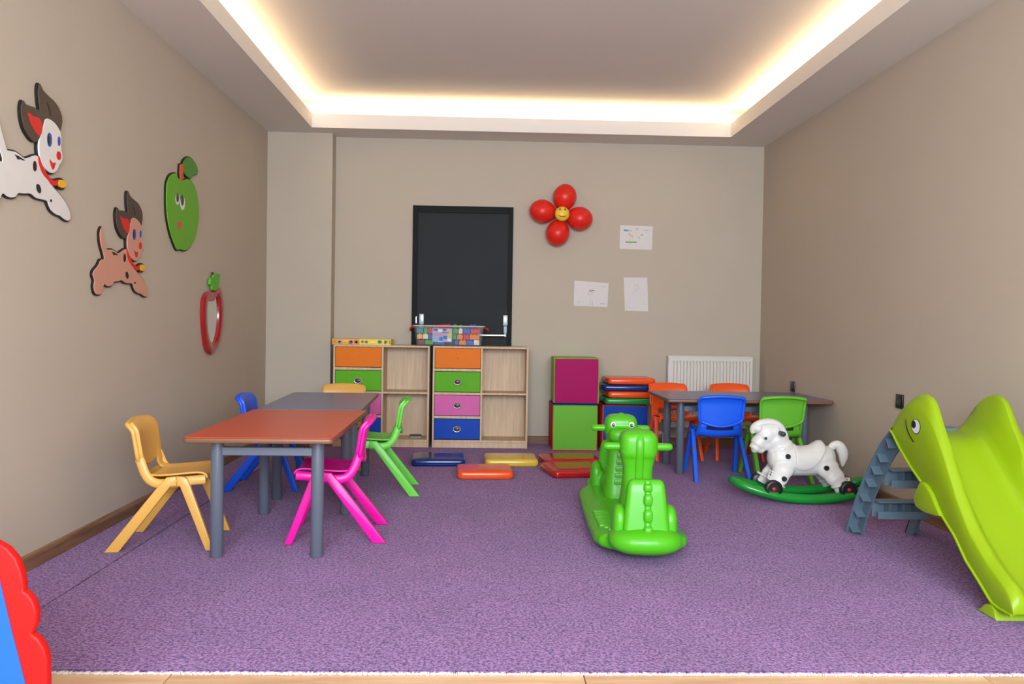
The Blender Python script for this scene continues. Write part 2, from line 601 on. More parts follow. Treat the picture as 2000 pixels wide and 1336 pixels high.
# ================================================================== LEFT WALL CUT-OUTS (outlines in metres along the wall and up)
DOG = {
  'body': [(4.091,1.505),(4.099,1.492),(4.112,1.461),(4.129,1.431),(4.146,1.403),(4.169,1.403),(4.204,1.406),(4.235,1.401),(4.271,1.394),(4.303,1.404),(4.335,1.417),(4.367,1.421),(4.418,1.382),(4.482,1.32),(4.523,1.301),(4.571,1.278),(4.608,1.252),(4.635,1.221),(4.639,1.198),(4.621,1.184),(4.59,1.186),(4.548,1.197),(4.518,1.198),(4.477,1.211),(4.454,1.233),(4.44,1.247),(4.386,1.246),(4.353,1.247),(4.315,1.257),(4.268,1.25),(4.226,1.245),(4.206,1.228),(4.171,1.219),(4.141,1.223),(4.126,1.228),(4.112,1.221),(4.102,1.203),(4.083,1.18),(4.059,1.174),(4.031,1.178),(4.017,1.195),(4.012,1.217),(4.019,1.239),(4.012,1.252),(4.002,1.269),(4.011,1.287),(4.039,1.305),(4.062,1.322),(4.081,1.344),(4.115,1.351),(4.115,1.367),(4.1,1.392),(4.08,1.427),(4.073,1.462),(4.075,1.484)],
  'face': [(4.415,1.588),(4.449,1.598),(4.495,1.591),(4.537,1.567),(4.549,1.533),(4.547,1.493),(4.558,1.469),(4.556,1.443),(4.527,1.411),(4.504,1.384),(4.469,1.37),(4.429,1.378),(4.395,1.395),(4.373,1.427),(4.367,1.465),(4.374,1.499),(4.393,1.535),(4.406,1.566)],
  'ears': [(4.376,1.728),(4.402,1.708),(4.447,1.695),(4.5,1.683),(4.541,1.657),(4.56,1.62),(4.542,1.567),(4.519,1.584),(4.472,1.596),(4.438,1.594),(4.415,1.584),(4.399,1.55),(4.385,1.515),(4.37,1.494),(4.339,1.476),(4.302,1.486),(4.264,1.515),(4.245,1.555),(4.242,1.597),(4.255,1.624),(4.279,1.613),(4.338,1.617),(4.378,1.617),(4.372,1.648),(4.366,1.695)],
  'inner_ear': [(4.284,1.583),(4.322,1.578),(4.365,1.582),(4.391,1.564),(4.391,1.535),(4.372,1.506),(4.339,1.519),(4.306,1.544)],
  'ear_line': [(4.425,1.664),(4.437,1.662),(4.454,1.645),(4.467,1.615),(4.455,1.613),(4.446,1.639)],
  'collar': [(4.373,1.424),(4.39,1.399),(4.424,1.368),(4.464,1.346),(4.504,1.344),(4.528,1.351),(4.525,1.328),(4.476,1.32),(4.447,1.335),(4.396,1.361),(4.368,1.402)],
  'mouth': [(4.448,1.426),(4.474,1.416),(4.498,1.421),(4.486,1.393),(4.469,1.389)],
  'saddle_spot': [(4.196,1.395),(4.224,1.394),(4.271,1.385),(4.25,1.382),(4.235,1.384),(4.219,1.378)],
  'bell': [(4.593,1.341),(4.589,1.333),(4.58,1.326),(4.566,1.322),(4.55,1.321),(4.536,1.324),(4.527,1.329),(4.523,1.337),(4.527,1.345),(4.536,1.352),(4.55,1.356),(4.565,1.357),(4.579,1.355),(4.589,1.349)],
  'eye_a': [(4.467,1.512),(4.466,1.498),(4.46,1.487),(4.453,1.48),(4.444,1.479),(4.436,1.484),(4.431,1.494),(4.429,1.507),(4.43,1.521),(4.435,1.532),(4.443,1.538),(4.452,1.539),(4.46,1.535),(4.465,1.525)],
  'eye_b': [(4.538,1.522),(4.537,1.513),(4.534,1.505),(4.529,1.5),(4.524,1.5),(4.519,1.503),(4.516,1.51),(4.515,1.519),(4.516,1.528),(4.519,1.536),(4.524,1.541),(4.529,1.541),(4.534,1.538),(4.537,1.531)],
  'pupil_a': [(4.448,1.509),(4.447,1.501),(4.445,1.494),(4.441,1.49),(4.437,1.489),(4.433,1.493),(4.431,1.499),(4.43,1.507),(4.43,1.516),(4.433,1.523),(4.436,1.527),(4.44,1.528),(4.444,1.524),(4.447,1.518)],
  'nose': [(4.543,1.459),(4.541,1.45),(4.536,1.443),(4.528,1.438),(4.52,1.438),(4.512,1.441),(4.507,1.447),(4.505,1.455),(4.507,1.464),(4.512,1.471),(4.519,1.475),(4.528,1.476),(4.536,1.473),(4.541,1.467)],
  'spot_a': [(4.357,1.377),(4.356,1.367),(4.352,1.359),(4.346,1.355),(4.34,1.354),(4.334,1.358),(4.33,1.365),(4.329,1.375),(4.33,1.384),(4.334,1.392),(4.339,1.397),(4.346,1.398),(4.351,1.394),(4.355,1.387)],
  'spot_b': [(4.39,1.29),(4.391,1.282),(4.389,1.274),(4.383,1.27),(4.375,1.269),(4.367,1.272),(4.36,1.278),(4.355,1.286),(4.354,1.294),(4.356,1.301),(4.362,1.305),(4.37,1.306),(4.378,1.304),(4.385,1.298)],
  'spot_c': [(4.479,1.253),(4.478,1.25),(4.476,1.248),(4.473,1.247),(4.469,1.246),(4.466,1.247),(4.464,1.249),(4.463,1.252),(4.464,1.254),(4.466,1.257),(4.469,1.258),(4.473,1.258),(4.476,1.257),(4.478,1.255)],
}
APPLE = {
  'body': [(5.013,1.937),(4.951,1.912),(4.908,1.861),(4.899,1.799),(4.905,1.705),(4.926,1.641),(4.97,1.57),(5.034,1.509),(5.073,1.485),(5.126,1.493),(5.18,1.491),(5.248,1.504),(5.332,1.548),(5.395,1.617),(5.432,1.705),(5.436,1.789),(5.414,1.859),(5.368,1.914),(5.31,1.941),(5.239,1.943),(5.171,1.926),(5.131,1.916),(5.078,1.92),(5.052,1.942)],
  'stem': [(5.108,2.009),(5.142,2.02),(5.156,1.988),(5.152,1.923),(5.112,1.916),(5.103,1.959)],
  'leaf': [(5.155,2.028),(5.209,2.069),(5.278,2.085),(5.35,2.076),(5.404,2.045),(5.41,2.01),(5.338,1.987),(5.281,1.956),(5.211,1.959),(5.164,1.98)],
  'eye_a': [(5.101,1.796),(5.098,1.78),(5.089,1.767),(5.076,1.758),(5.061,1.756),(5.047,1.761),(5.038,1.771),(5.034,1.786),(5.037,1.802),(5.046,1.815),(5.059,1.824),(5.074,1.826),(5.088,1.822),(5.098,1.811)],
  'eye_b': [(5.187,1.786),(5.184,1.767),(5.174,1.75),(5.159,1.739),(5.142,1.737),(5.127,1.743),(5.116,1.757),(5.112,1.775),(5.116,1.795),(5.126,1.811),(5.14,1.822),(5.157,1.825),(5.172,1.818),(5.183,1.805)],
  'pupil_a': [(5.083,1.803),(5.081,1.791),(5.075,1.78),(5.067,1.773),(5.058,1.772),(5.05,1.776),(5.044,1.785),(5.041,1.797),(5.043,1.809),(5.049,1.82),(5.057,1.827),(5.066,1.828),(5.075,1.824),(5.081,1.815)],
  'pupil_b': [(5.165,1.799),(5.163,1.784),(5.157,1.772),(5.147,1.764),(5.137,1.763),(5.127,1.768),(5.12,1.778),(5.117,1.792),(5.119,1.806),(5.126,1.819),(5.135,1.826),(5.146,1.828),(5.156,1.823),(5.163,1.813)],
  'mouth': [(5.062,1.651),(5.141,1.659),(5.123,1.617),(5.089,1.608)],
}
MIRROR = {
  'outer': [(5.52,1.171),(5.515,1.096),(5.533,0.999),(5.563,0.913),(5.606,0.852),(5.671,0.822),(5.737,0.825),(5.821,0.856),(5.889,0.917),(5.93,1.009),(5.948,1.113),(5.935,1.205),(5.898,1.272),(5.845,1.295),(5.793,1.281),(5.743,1.255),(5.677,1.258),(5.597,1.244),(5.544,1.215)],
  'inner': [(5.63,1.179),(5.616,1.097),(5.628,1.01),(5.668,0.933),(5.719,0.895),(5.786,0.914),(5.835,0.975),(5.861,1.066),(5.859,1.157),(5.829,1.23),(5.795,1.229),(5.762,1.194),(5.679,1.186)],
  'leaf': [(5.643,1.327),(5.659,1.345),(5.708,1.353),(5.724,1.376),(5.836,1.383),(5.826,1.337),(5.81,1.291),(5.76,1.267),(5.693,1.264),(5.676,1.296),(5.637,1.3)],
  'stem': [(5.707,1.39),(5.737,1.388),(5.738,1.355),(5.714,1.353)],
}
def paint(name, col, rough=0.45):
    return mat('paint_'+name, col, rough, 0.04, 20, spec=0.4)
P_BLACK, P_BROWN, P_RED = paint('black', '1b1614'), paint('brown', '4a3c34'), paint('red', 'd2211b')
P_WHITE, P_PINK, P_BLUE = paint('white', 'dedcd8'), paint('pink', 'cd957f'), paint('blue', '1f4fa8')
P_YEL, P_GREEN, P_LEAF, P_STEM = paint('yellow', 'f0b41e'), paint('green', '62ad18'), paint('leaf', '3f8a1c'), paint('stem', 'd8512a')
P_MOUTH = paint('mouth', 'cf5a48')

for D_, ks in ((DOG, ('body', 'face', 'ears', 'inner_ear', 'collar', 'mouth')), (APPLE, ('body', 'leaf', 'mouth')), (MIRROR, ('leaf',))):
    for k_ in ks:
        D_[k_] = [(p.x, p.y) for p in catmull([(a, b, 0) for a, b in D_[k_]], 3, True)]

def plate(name, poly, m, parent, c, d0, d1, label=None, bev=0.0012):
    q = [(a-c[0], b-c[1]) for a, b in poly]
    return MB().prism(q, d0, d1, YZ, bev, 1).obj(name, m, parent, 30, label)

def make_dog(shift, coat, label, spot):
    c = (4.36, 1.17)
    t = thing('puppy_cutout', label, 'wall decoration', (XL, c[0]+shift[0], c[1]+shift[1]), 0, 'puppy cut-outs on the left wall')
    D = DOG
    bk = MB()
    for k, e in (('body', 0.006), ('face', 0.006), ('ears', 0.003), ('bell', 0.009), ('collar', 0.006)):
        d1 = {'body': 0.011, 'face': 0.0125, 'ears': 0.0115, 'bell': 0.0105, 'collar': 0.0108}[k]
        q = offset([(a-c[0], b-c[1]) for a, b in D[k]], e)
        bk.prism(q, 0.001, d1, YZ)
    bk.obj('backing', P_BLACK, t, 0, 'black backing board')
    body = plate('body', D['body'], coat, t, c, 0.011, 0.015)
    for k in ('spot_a', 'spot_b', 'spot_c', 'saddle_spot'):
        plate('spot', D[k], spot, body, c, 0.0145, 0.0162, 'black spot', 0)
    plate('collar', D['collar'], P_RED, t, c, 0.0112, 0.0185, 'red collar')
    plate('bell', D['bell'], P_YEL, t, c, 0.0108, 0.020, 'yellow bell')
    ear = plate('ears', D['ears'], P_BROWN, t, c, 0.0117, 0.018, 'dark brown ears')
    plate('inner_ear', D['inner_ear'], P_RED, ear, c, 0.0175, 0.020, 'red inner ear', 0)
    plate('ear_crease', D['ear_line'], P_BLACK, ear, c, 0.0175, 0.0187, None, 0)
    face = plate('face', D['face'], coat, t, c, 0.0126, 0.0195)
    for k in ('eye_a', 'eye_b'):
        plate('eye', D[k], P_BLUE, face, c, 0.019, 0.0208, 'blue eye', 0)
    plate('pupil', D['pupil_a'], P_BLACK, face, c, 0.0205, 0.0214, 'dark pupil', 0)
    plate('nose', D['nose'], P_RED, face, c, 0.019, 0.0212, 'red nose', 0)
    plate('mouth', D['mouth'], P_RED, face, c, 0.019, 0.0206, 'open red mouth', 0)
make_dog((0, 0), P_PINK, 'flat wooden cut-out of a running pink spotted puppy with a red collar', P_BLACK)
make_dog((-0.853, 0.3125), P_WHITE, 'flat wooden cut-out of a running white spotted puppy with a red collar', P_BLACK)

def make_apple():
    c = (5.18, 1.487)
    t = thing('apple_cutout', 'flat green apple cut-out with eyes and a smile on the left wall', 'wall decoration', (XL, c[0], c[1]))
    A = APPLE
    bk = MB()
    for k, e, d in (('body', 0.007, 0.010), ('stem', 0.006, 0.0108), ('leaf', 0.006, 0.0114)):
        bk.prism(offset([(a-c[0], b-c[1]) for a, b in A[k]], e), 0.001, d, YZ)
    bk.obj('backing', P_BLACK, t, 0, 'black backing board')
    b = plate('body', A['body'], P_GREEN, t, c, 0.0102, 0.016)
    plate('stem', A['stem'], P_STEM, t, c, 0.011, 0.018, 'orange red stem')
    plate('leaf', A['leaf'], P_LEAF, t, c, 0.0116, 0.0175, 'dark green leaf')
    for k in ('eye_a', 'eye_b'):
        plate('eye', A[k], P_WHITE, b, c, 0.0155, 0.0175, 'white eye', 0)
    for k in ('pupil_a', 'pupil_b'):
        plate('pupil', A[k], P_BROWN, b, c, 0.017, 0.0185, 'dark pupil', 0)
    plate('mouth', A['mouth'], P_MOUTH, b, c, 0.0155, 0.0172, 'red mouth', 0)
make_apple()

def make_mirror():
    c = (5.745, 0.822)
    t = thing('fruit_mirror', 'small mirror in a red apple-shaped frame with a green leaf', 'mirror', (XL, c[0], c[1]))
    O = [Vector((a-c[0], b-c[1], 0)) for a, b in MIRROR['outer']]
    O = catmull(O, 3, True)
    I0 = [Vector((a-c[0], b-c[1], 0)) for a, b in MIRROR['inner']]
    I0 = catmull(I0, 3, True)
    ctr = sum(I0, Vector())/len(I0)
    # resample the inner outline at the angles of the outer one
    def at_angle(poly, ang):
        best = None
        for i in range(len(poly)):
            a, b = poly[i]-ctr, poly[(i+1) % len(poly)]-ctr
            d = Vector((math.cos(ang), math.sin(ang), 0))
            den = d.x*(b-a).y-d.y*(b-a).x
            if abs(den) < 1e-9:
                continue
            s = (a.x*(b-a).y-a.y*(b-a).x)/den
            u = (a.x*d.y-a.y*d.x)/den
            if s > 0 and -1e-6 <= u <= 1+1e-6 and (best is None or s > best):
                best = s
        return ctr+Vector((math.cos(ang), math.sin(ang), 0))*(best or 0.05)
    rings = []
    for k in range(64):
        an = 2*PI*k/64
        o, i = at_angle(O, an), at_angle(I0, an)
        m = (o+i)/2
        rings.append([Vector((0.001, o.x, o.y)), Vector((0.016, o.x, o.y)), Vector((0.026, m.x*0.4+o.x*0.6, m.y*0.4+o.y*0.6)),
                      Vector((0.026, m.x*0.6+i.x*0.4, m.y*0.6+i.y*0.4)), Vector((0.015, i.x, i.y)), Vector((0.001, i.x, i.y))])
    MB().loft(rings, 0, False, True).obj('frame', mat('mirror_frame_red', 'a31420', 0.25, coat=0.4), t, 50, 'glossy red frame')
    poly = [(p.x, p.y) for p in (at_angle(I0, 2*PI*k/48) for k in range(48))]
    MB().prism(offset(poly, 0.004), 0.002, 0.008, YZ).obj('glass', mat('mirror_glass', 'dfe3e2', 0.04, metal=1.0), t, 0, 'mirror glass')
    plate('leaf', MIRROR['leaf'], paint('bright_leaf', '58b21c'), t, c, 0.012, 0.028, 'bright green leaf')
    plate('stem', MIRROR['stem'], P_BROWN, t, c, 0.010, 0.018, 'dark stem')
make_mirror()

# ================================================================== BACK WALL
def make_flower():
    t = thing('balloon_flower', 'flower made of four red balloons around a yellow smiling centre', 'balloon', (0.646, YB, 1.99))
    M_B = mat('red_balloon', 'e0261a', 0.35, 0.03, 5, spec=0.4)
    for (bx, bz) in ((0.674, 2.184), (0.484, 2.058), (0.806, 2.002), (0.618, 1.874)):
        v = Vector((bx-0.646, 0, bz-2.030))
        d = v.normalized()
        prof = [((0.101-0.010*(math.sin(a) < 0)*math.sin(-a))*math.cos(a), 0.118*math.sin(a)) for a in [-PI/2+PI*k/18 for k in range(19)]]
        q = d.to_track_quat('Z', 'Y').to_matrix().to_4x4()
        M = Matrix.Translation((v.x, -0.106, v.z+0.040)) @ q
        MB().lathe([(r*1.03, z) for r, z in prof], 28, M).obj('petal_balloon', M_B, t, 80)
    c = MB().ellipsoid((0, -0.19, 0.038), (0.0635, 0.05, 0.0635), 28, 14).obj('centre', mat('yellow_balloon', 'f0c53c', 0.4), t, 80, 'yellow balloon with a smiling face')
    ink = mat('brown_ink', '7d5a10', 0.6)
    for sx in (-0.022, 0.022):
        MB().ellipsoid((sx, -0.2325, 0.072), (0.0075, 0.004, 0.009), 12, 8).obj('eye', ink, c, 60)
    sm = [(0.036*math.cos(a), -0.2365+abs(math.cos(a))**2*0.012, 0.034+0.026*math.sin(a)) for a in [R(200+140*i/12) for i in range(13)]]
    MB().tube(sm, 0.0035, 8).obj('smile', ink, c, 60)
make_flower()

M_PAPER = mat('paper', 'd9d3d2', 0.8, 0.02, 10)
def sheet(name, corners, label, strokes):
    cx = sum(a for a, b in corners)/4
    cz = min(b for a, b in corners)
    t = thing(name, label, 'drawing', (cx, YB, cz), 0, 'drawings on the far wall')
    q = [(a-cx, b-cz) for a, b in corners]
    n = 8
    # slightly curled sheet
    mb = MB()
    rows = []
    for j in range(n+1):
        r = []
        for i in range(n+1):
            u, v = i/n, j/n
            a = (Vector(q[2])*(1-u)+Vector(q[3])*u)*(1-v)+(Vector(q[0])*(1-u)+Vector(q[1])*u)*v
            lift = 0.002+0.004*(abs(u-0.5)*2)**3*(1-v)
            r.append(Vector((a.x, -lift, a.y)))
        rows.append(r)
    mb.grid(rows)
    mb.obj('sheet', M_PAPER, t, 60, None, [('SOLIDIFY', dict(thickness=0.0006, offset=0))])
    for (m, pts, r) in strokes:
        P = []
        for u, v in pts:
            a = (Vector(q[2])*(1-u)+Vector(q[3])*u)*(1-v)+(Vector(q[0])*(1-u)+Vector(q[1])*u)*v
            lift = 0.0026+0.004*(abs(u-0.5)*2)**3*(1-v)
            P.append(Vector((a.x, -lift, a.y)))
        MB().tube(P, r, 6, flat=0.25, ref=(1, 0, 0.3)).obj('pencil_mark', m, t, 0)
I_BLUE, I_GREEN, I_ORANGE, I_GREY, I_RED, I_BLK, I_PUR = (mat('crayon_'+n, c, 0.8) for n, c in
    (('blue', '2c8fb4'), ('green', '2f9a22'), ('orange', 'd98a4a'), ('grey', 'a5a0a4'), ('red', 'c0505c'), ('black', '2a2426'), ('purple', '8378a6')))
def zig(u0, u1, v, amp, n):
    return [(u0+(u1-u0)*i/n, v+(amp if i % 2 else -amp)) for i in range(n+1)]
sheet('childs_drawing', [(1.184, 1.963), (1.479, 1.960), (1.183, 1.753), (1.474, 1.749)],
      'sheet with coloured crayon drawing and green grass line, topmost of the three papers', [
      (I_BLUE, zig(0.12, 0.26, 0.79, 0.02, 5), 0.006), (I_RED, zig(0.30, 0.36, 0.78, 0.01, 3), 0.003),
      (I_PUR, [(0.46, 0.84), (0.5, 0.9), (0.55, 0.86), (0.54, 0.8)], 0.0018), (I_GREY, zig(0.72, 0.86, 0.82, 0.02, 5), 0.002),
      (I_ORANGE, [(0.25, 0.66), (0.34, 0.55), (0.41, 0.5), (0.38, 0.58), (0.29, 0.66)], 0.002), (I_PUR, zig(0.64, 0.71, 0.62, 0.03, 4), 0.003),
      (I_ORANGE, [(0.56, 0.55), (0.62, 0.44)], 0.002), (I_BLUE, [(0.3, 0.42), (0.32, 0.37)], 0.0015),
      (I_GREEN, zig(0.18, 0.52, 0.30, 0.012, 11), 0.005)])
sheet('childs_drawing', [(0.784, 1.463), (1.092, 1.445), (0.779, 1.238), (1.083, 1.230)],
      'tilted landscape sheet with a small black pencil sketch, left of the lower papers', [
      (I_BLK, zig(0.44, 0.60, 0.65, 0.008, 7), 0.0022), (I_BLK, zig(0.46, 0.51, 0.59, 0.012, 3), 0.0022), (I_GREY, [(0.43, 0.62), (0.42, 0.52), (0.46, 0.44)], 0.0014),
      (I_GREY, [(0.56, 0.6), (0.53, 0.5), (0.5, 0.44)], 0.0014), (I_GREY, [(0.5, 0.25), (0.5, 0.05)], 0.0012), (I_GREY, [(0.56, 0.22), (0.56, 0.04)], 0.0012),
      (I_PUR, zig(0.78, 0.93, 0.13, 0.03, 7), 0.0016), (I_GREY, zig(0.12, 0.18, 0.15, 0.02, 4), 0.0016), (I_GREY, [(0.78, 0.83), (0.94, 0.84)], 0.0012)])
sheet('childs_drawing', [(1.225, 1.498), (1.437, 1.502), (1.240, 1.200), (1.452, 1.199)],
      'upright sheet with a very faint pencil sketch, below the coloured drawing', [
      (I_GREY, [(0.44, 0.72), (0.5, 0.8), (0.58, 0.78), (0.6, 0.66), (0.52, 0.6), (0.44, 0.66)], 0.001), (I_GREY, [(0.42, 0.6), (0.40, 0.52)], 0.001)])

def make_radiator():
    t = thing('radiator', 'white ribbed panel radiator on the far wall behind the grey desk', 'radiator', (2.0, YB, 0))
    M_R = mat('radiator_enamel', 'ddd6cd', 0.4, 0.02, 5)
    w, z0, z1 = 0.375, 0.17, 0.795
    mb = MB()
    n = 24
    prof = []
    for i in range(n):
        a = -w+0.02+(2*w-0.04)*i/n
        s = (2*w-0.04)/n
        prof += [(a, 0.0), (a+0.62*s, 0.0), (a+0.72*s, 0.016), (a+0.90*s, 0.016)]
    prof = [(-w, 0.0)]+prof+[(w-0.02, 0.0), (w, 0.0)]
    rows = [[Vector((a, -0.098+(d if 0.08 < k < 0.92 else 0.0), z0+(z1-z0)*k)) for a, d in prof] for k in (0.0, 0.05, 0.081, 0.5, 0.919, 0.95, 1.0)]
    mb.grid(rows)
    mb.obj('front_panel', M_R, t, 30, None, [('SOLIDIFY', dict(thickness=0.004, offset=-1))])
    MB().b2((-w, -0.045, z0), (w, -0.04, z1), 0.001, 1).obj('rear_panel', M_R, t, 0)
    g = MB()
    g.b2((-w, -0.098, z1), (w, -0.088, z1+0.012), 0.002, 1).b2((-w, -0.045, z1), (w, -0.035, z1+0.012), 0.002, 1)
    for i in range(30):
        a = -w+0.012+(2*w-0.024)*i/29
        g.b2((a-0.004, -0.09, z1+0.002), (a+0.004, -0.04, z1+0.010))
    g.obj('top_grille', M_R, t, 0)
    for s in (-1, 1):
        MB().b2((s*w-0.003*(s > 0)*0-0.003, -0.097, z0), (s*w+0.003, -0.036, z1+0.010), 0.001, 1).obj('side_cover', M_R, t, 0)
        MB().b2((s*0.25-0.02, -0.04, 0.35), (s*0.25+0.02, -0.0005, 0.40), 0.002, 1).obj('wall_bracket', M_R, t, 0)
    MB().tube([(-w+0.03, -0.066, 0.172), (-w+0.03, -0.066, 0.12), (-w-0.03, -0.066, 0.115), (-w-0.03, -0.066, -0.002)], 0.010, 10).obj('pipe', M_WHITE, t, 40)
    MB().lathe([(0.0, 0), (0.017, 0), (0.02, 0.02), (0.017, 0.05), (0.0, 0.052)], 16, Matrix.Translation((-w-0.045, -0.066, 0.115)) @ Matrix.Rotation(R(-90), 4, 'Y')).obj('valve', M_WHITE, t, 40, 'white valve')
make_radiator()

# sockets on the right wall
def socket(y, z, label):
    t = thing('power_socket', label, 'socket', (XR, y, z))
    M_S = mat('socket_black', '151316', 0.35)
    MB().b2((-0.010, -0.042, -0.042), (-0.0005, 0.042, 0.042), 0.003, 2).obj('plate', M_S, t, 30)
    MB().lathe([(0.024, 0), (0.024, 0.003), (0.019, 0.003), (0.018, -0.006), (0.0, -0.006)], 20, Matrix.Translation((-0.0105, 0, 0)) @ Matrix.Rotation(R(-90), 4, 'Y')).obj('outlet_ring', mat('socket_grey', '3a3a40', 0.4), t, 40)
socket(6.49, 0.60, 'black wall socket just above the grey desk top')
socket(4.79, 0.64, 'black wall socket partly hidden behind the green slide')

# ================================================================== CABINETS
DCOL = {'orange': 'e8781a', 'green': '5fae1d', 'pink': 'd769ac', 'blue': '1448b4'}
def make_cabinet(x0, label, rz=0.0):
    Wd, H, D, t_ = 0.815, 0.868, 0.285, 0.016
    c = thing('storage_cabinet', label, 'cabinet', (x0+Wd/2, 6.985, 0), rz, 'storage cabinets on the far wall')
    h = Wd/2
    def part(n, lo, hi, m=M_MAPLE, parent=c, lab=None, bev=0.0012):
        return MB().b2(lo, hi, bev, 1).obj(n, m, parent, 0, lab)
    part('side_panel', (-h, 0, 0.0), (-h+t_, D, H-t_))
    part('side_panel', (h-t_, 0, 0.0), (h, D, H-t_))
    part('top_panel', (-h, -0.002, H-t_), (h, D, H))
    part('back_panel', (-h+t_, D-0.006, 0.05), (h-t_, D-0.001, H-t_))
    part('bottom_panel', (-h+t_, 0.001, 0.048), (h-t_, D-0.006, 0.066))
    part('plinth', (-h+t_, 0.006, 0.0), (h-t_, 0.022, 0.048))
    xd = -h+0.408
    part('divider', (xd, 0.001, 0.066), (xd+t_, D-0.006, H-t_))
    part('shelf', (xd+t_, 0.003, 0.456), (h-t_, D-0.006, 0.472))
    zs = [(0.681, 0.850, 'orange'), (0.479, 0.650, 'green'), (0.277, 0.449, 'pink'), (0.075, 0.247, 'blue')]
    for za in (0.655, 0.453, 0.251):
        part('drawer_rail', (-h+t_, 0.001, za), (xd, 0.06, za+0.021))
    for z0, z1, k in zs:
        d = part('drawer', (-h+t_+0.003, 0.003, z0), (xd-0.003, 0.020, z1), mat('drawer_'+k, DCOL[k], 0.5, 0.03, 6, spec=0.15), c, k+' drawer front', 0.002)
        zc, xc = (z0+z1)/2, (-h+t_+xd)/2
        box = MB().b2((-h+t_+0.012, 0.021, z0+0.01), (xd-0.012, D-0.02, z0+0.02)).b2((-h+t_+0.012, 0.021, z0+0.02), (-h+t_+0.022, D-0.02, z1-0.03)).b2((xd-0.022, 0.021, z0+0.02), (xd-0.012, D-0.02, z1-0.03))
        box.obj('drawer_box', M_MAPLE, d, 0)
        if k == 'orange':
            MB().lathe([(0.0, 0), (0.004, 0), (0.004, 0.0015), (0.0, 0.0015)], 12, Matrix.Translation((xc, 0.0032, zc)) @ Matrix.Rotation(R(90), 4, 'X')).obj('screw_hole', mat('hole_brown', '8a4a1a', 0.8), d, 0, 'empty screw hole where the knob is missing')
        else:
            kb = MB()
            rings = []
            for i in range(28):
                a = 2*PI*i/28
                ca, sa = math.cos(a), math.sin(a)
                rings.append([Vector((xc+ca*rx, yy, zc+sa*rz)) for rx, yy, rz in ((0.026, -0.004, 0.018), (0.034, -0.004, 0.026), (0.0355, -0.010, 0.0275), (0.032, -0.016, 0.024), (0.026, -0.014, 0.018))])
            kb.loft(rings, 0, False, True)
            kb.tube([(xc, 0.004, zc), (xc, -0.006, zc)], 0.006, 10)
            kb.obj('knob', mat('knob_rim', 'd6d2cc', 0.25, metal=0.5), d, 50, 'oval pale-rimmed knob')
            MB().ellipsoid((xc, -0.0085, zc), (0.0275, 0.006, 0.0195), 18, 8).obj('knob_inlay', mat('knob_inlay_dark', '4a2b3c', 0.3, 0.5, 160), d, 60, 'dark patterned knob inlay')
    return c
make_cabinet(-1.290, 'maple cabinet with coloured drawers, partly behind the tables, beside the column')
make_cabinet(-0.447, 'maple cabinet with orange, green, pink and blue drawers, fully in view by the foam cubes')
# little dark book left on the bottom shelf
nb = thing('notebook', 'thin dark notebook lying on the bottom shelf of the cabinet by the column', 'book', (-0.60, 7.17, 0.0665), R(6))
MB().b2((-0.05, -0.07, 0), (0.05, 0.07, 0.003)).b2((-0.05, -0.07, 0.010), (0.05, 0.07, 0.013)).b2((-0.05, -0.07, 0.003), (-0.047, 0.07, 0.010)).obj('cover', mat('dark_cover', '2b2724', 0.5), nb, 0)
MB().b2((-0.0465, -0.067, 0.0032), (0.047, 0.067, 0.0098)).obj('pages', M_PAPER, nb, 0)

# two long flat game boxes on top of the first cabinet
def game_box(x0, x1, base, label, spots, rz=0.0):
    t = thing('game_box', label, 'box', ((x0+x1)/2, 7.10, 0.8685), rz, 'game boxes on the cabinet')
    w = (x1-x0)/2
    mb = MB().b2((-w, -0.09, 0), (w, 0.09, 0.030), 0.001, 1)
    mb.obj('tray', mat('box_'+base, base, 0.4), t, 0)
    MB().b2((-w-0.0015, -0.0915, 0.018), (w+0.0015, 0.0915, 0.049), 0.0015, 1).obj('lid', mat('boxlid_'+base, base, 0.35, 0.1, 30), t, 0)
    for (u, z, rx, rz_, colr) in spots:
        MB().prism(ell(u*w, z, rx, rz_, 14), -0.0925, -0.0912, XZ).obj('printed_picture', mat('print_'+colr, colr, 0.4), t, 0)
game_box(-1.305, -1.078, 'dda12c', 'orange-yellow flat game box with animal pictures on the cabinet by the column',
         [(-0.82, 0.024, 0.012, 0.016, 'f07a18'), (-0.45, 0.018, 0.017, 0.014, '8a7fa8'), (-0.45, 0.026, 0.009, 0.009, 'e9e2dc'), (0.0, 0.030, 0.03, 0.008, 'f1c04a'), (0.38, 0.020, 0.018, 0.015, '6c4a5c'), (0.45, 0.027, 0.008, 0.008, 'e8d9a0'), (0.80, 0.024, 0.022, 0.017, 'c4641e'), (0.80, 0.022, 0.010, 0.009, '5a2e1e')])
game_box(-1.074, -0.806, 'ecd02c', 'bright yellow flat game box with animal pictures beside the orange-yellow one',
         [(-0.80, 0.026, 0.010, 0.012, '3e7a3c'), (-0.55, 0.024, 0.014, 0.012, '7a5a9c'), (-0.1, 0.024, 0.045, 0.009, 'f4e46a'), (0.30, 0.026, 0.018, 0.015, '2f6d6e'), (0.33, 0.022, 0.008, 0.007, 'f0efe8'), (0.66, 0.024, 0.010, 0.016, '2c5c3a'), (0.74, 0.030, 0.007, 0.008, '3b78c0'), (0.92, 0.024, 0.008, 0.018, 'b58a1c')], R(-1.5))

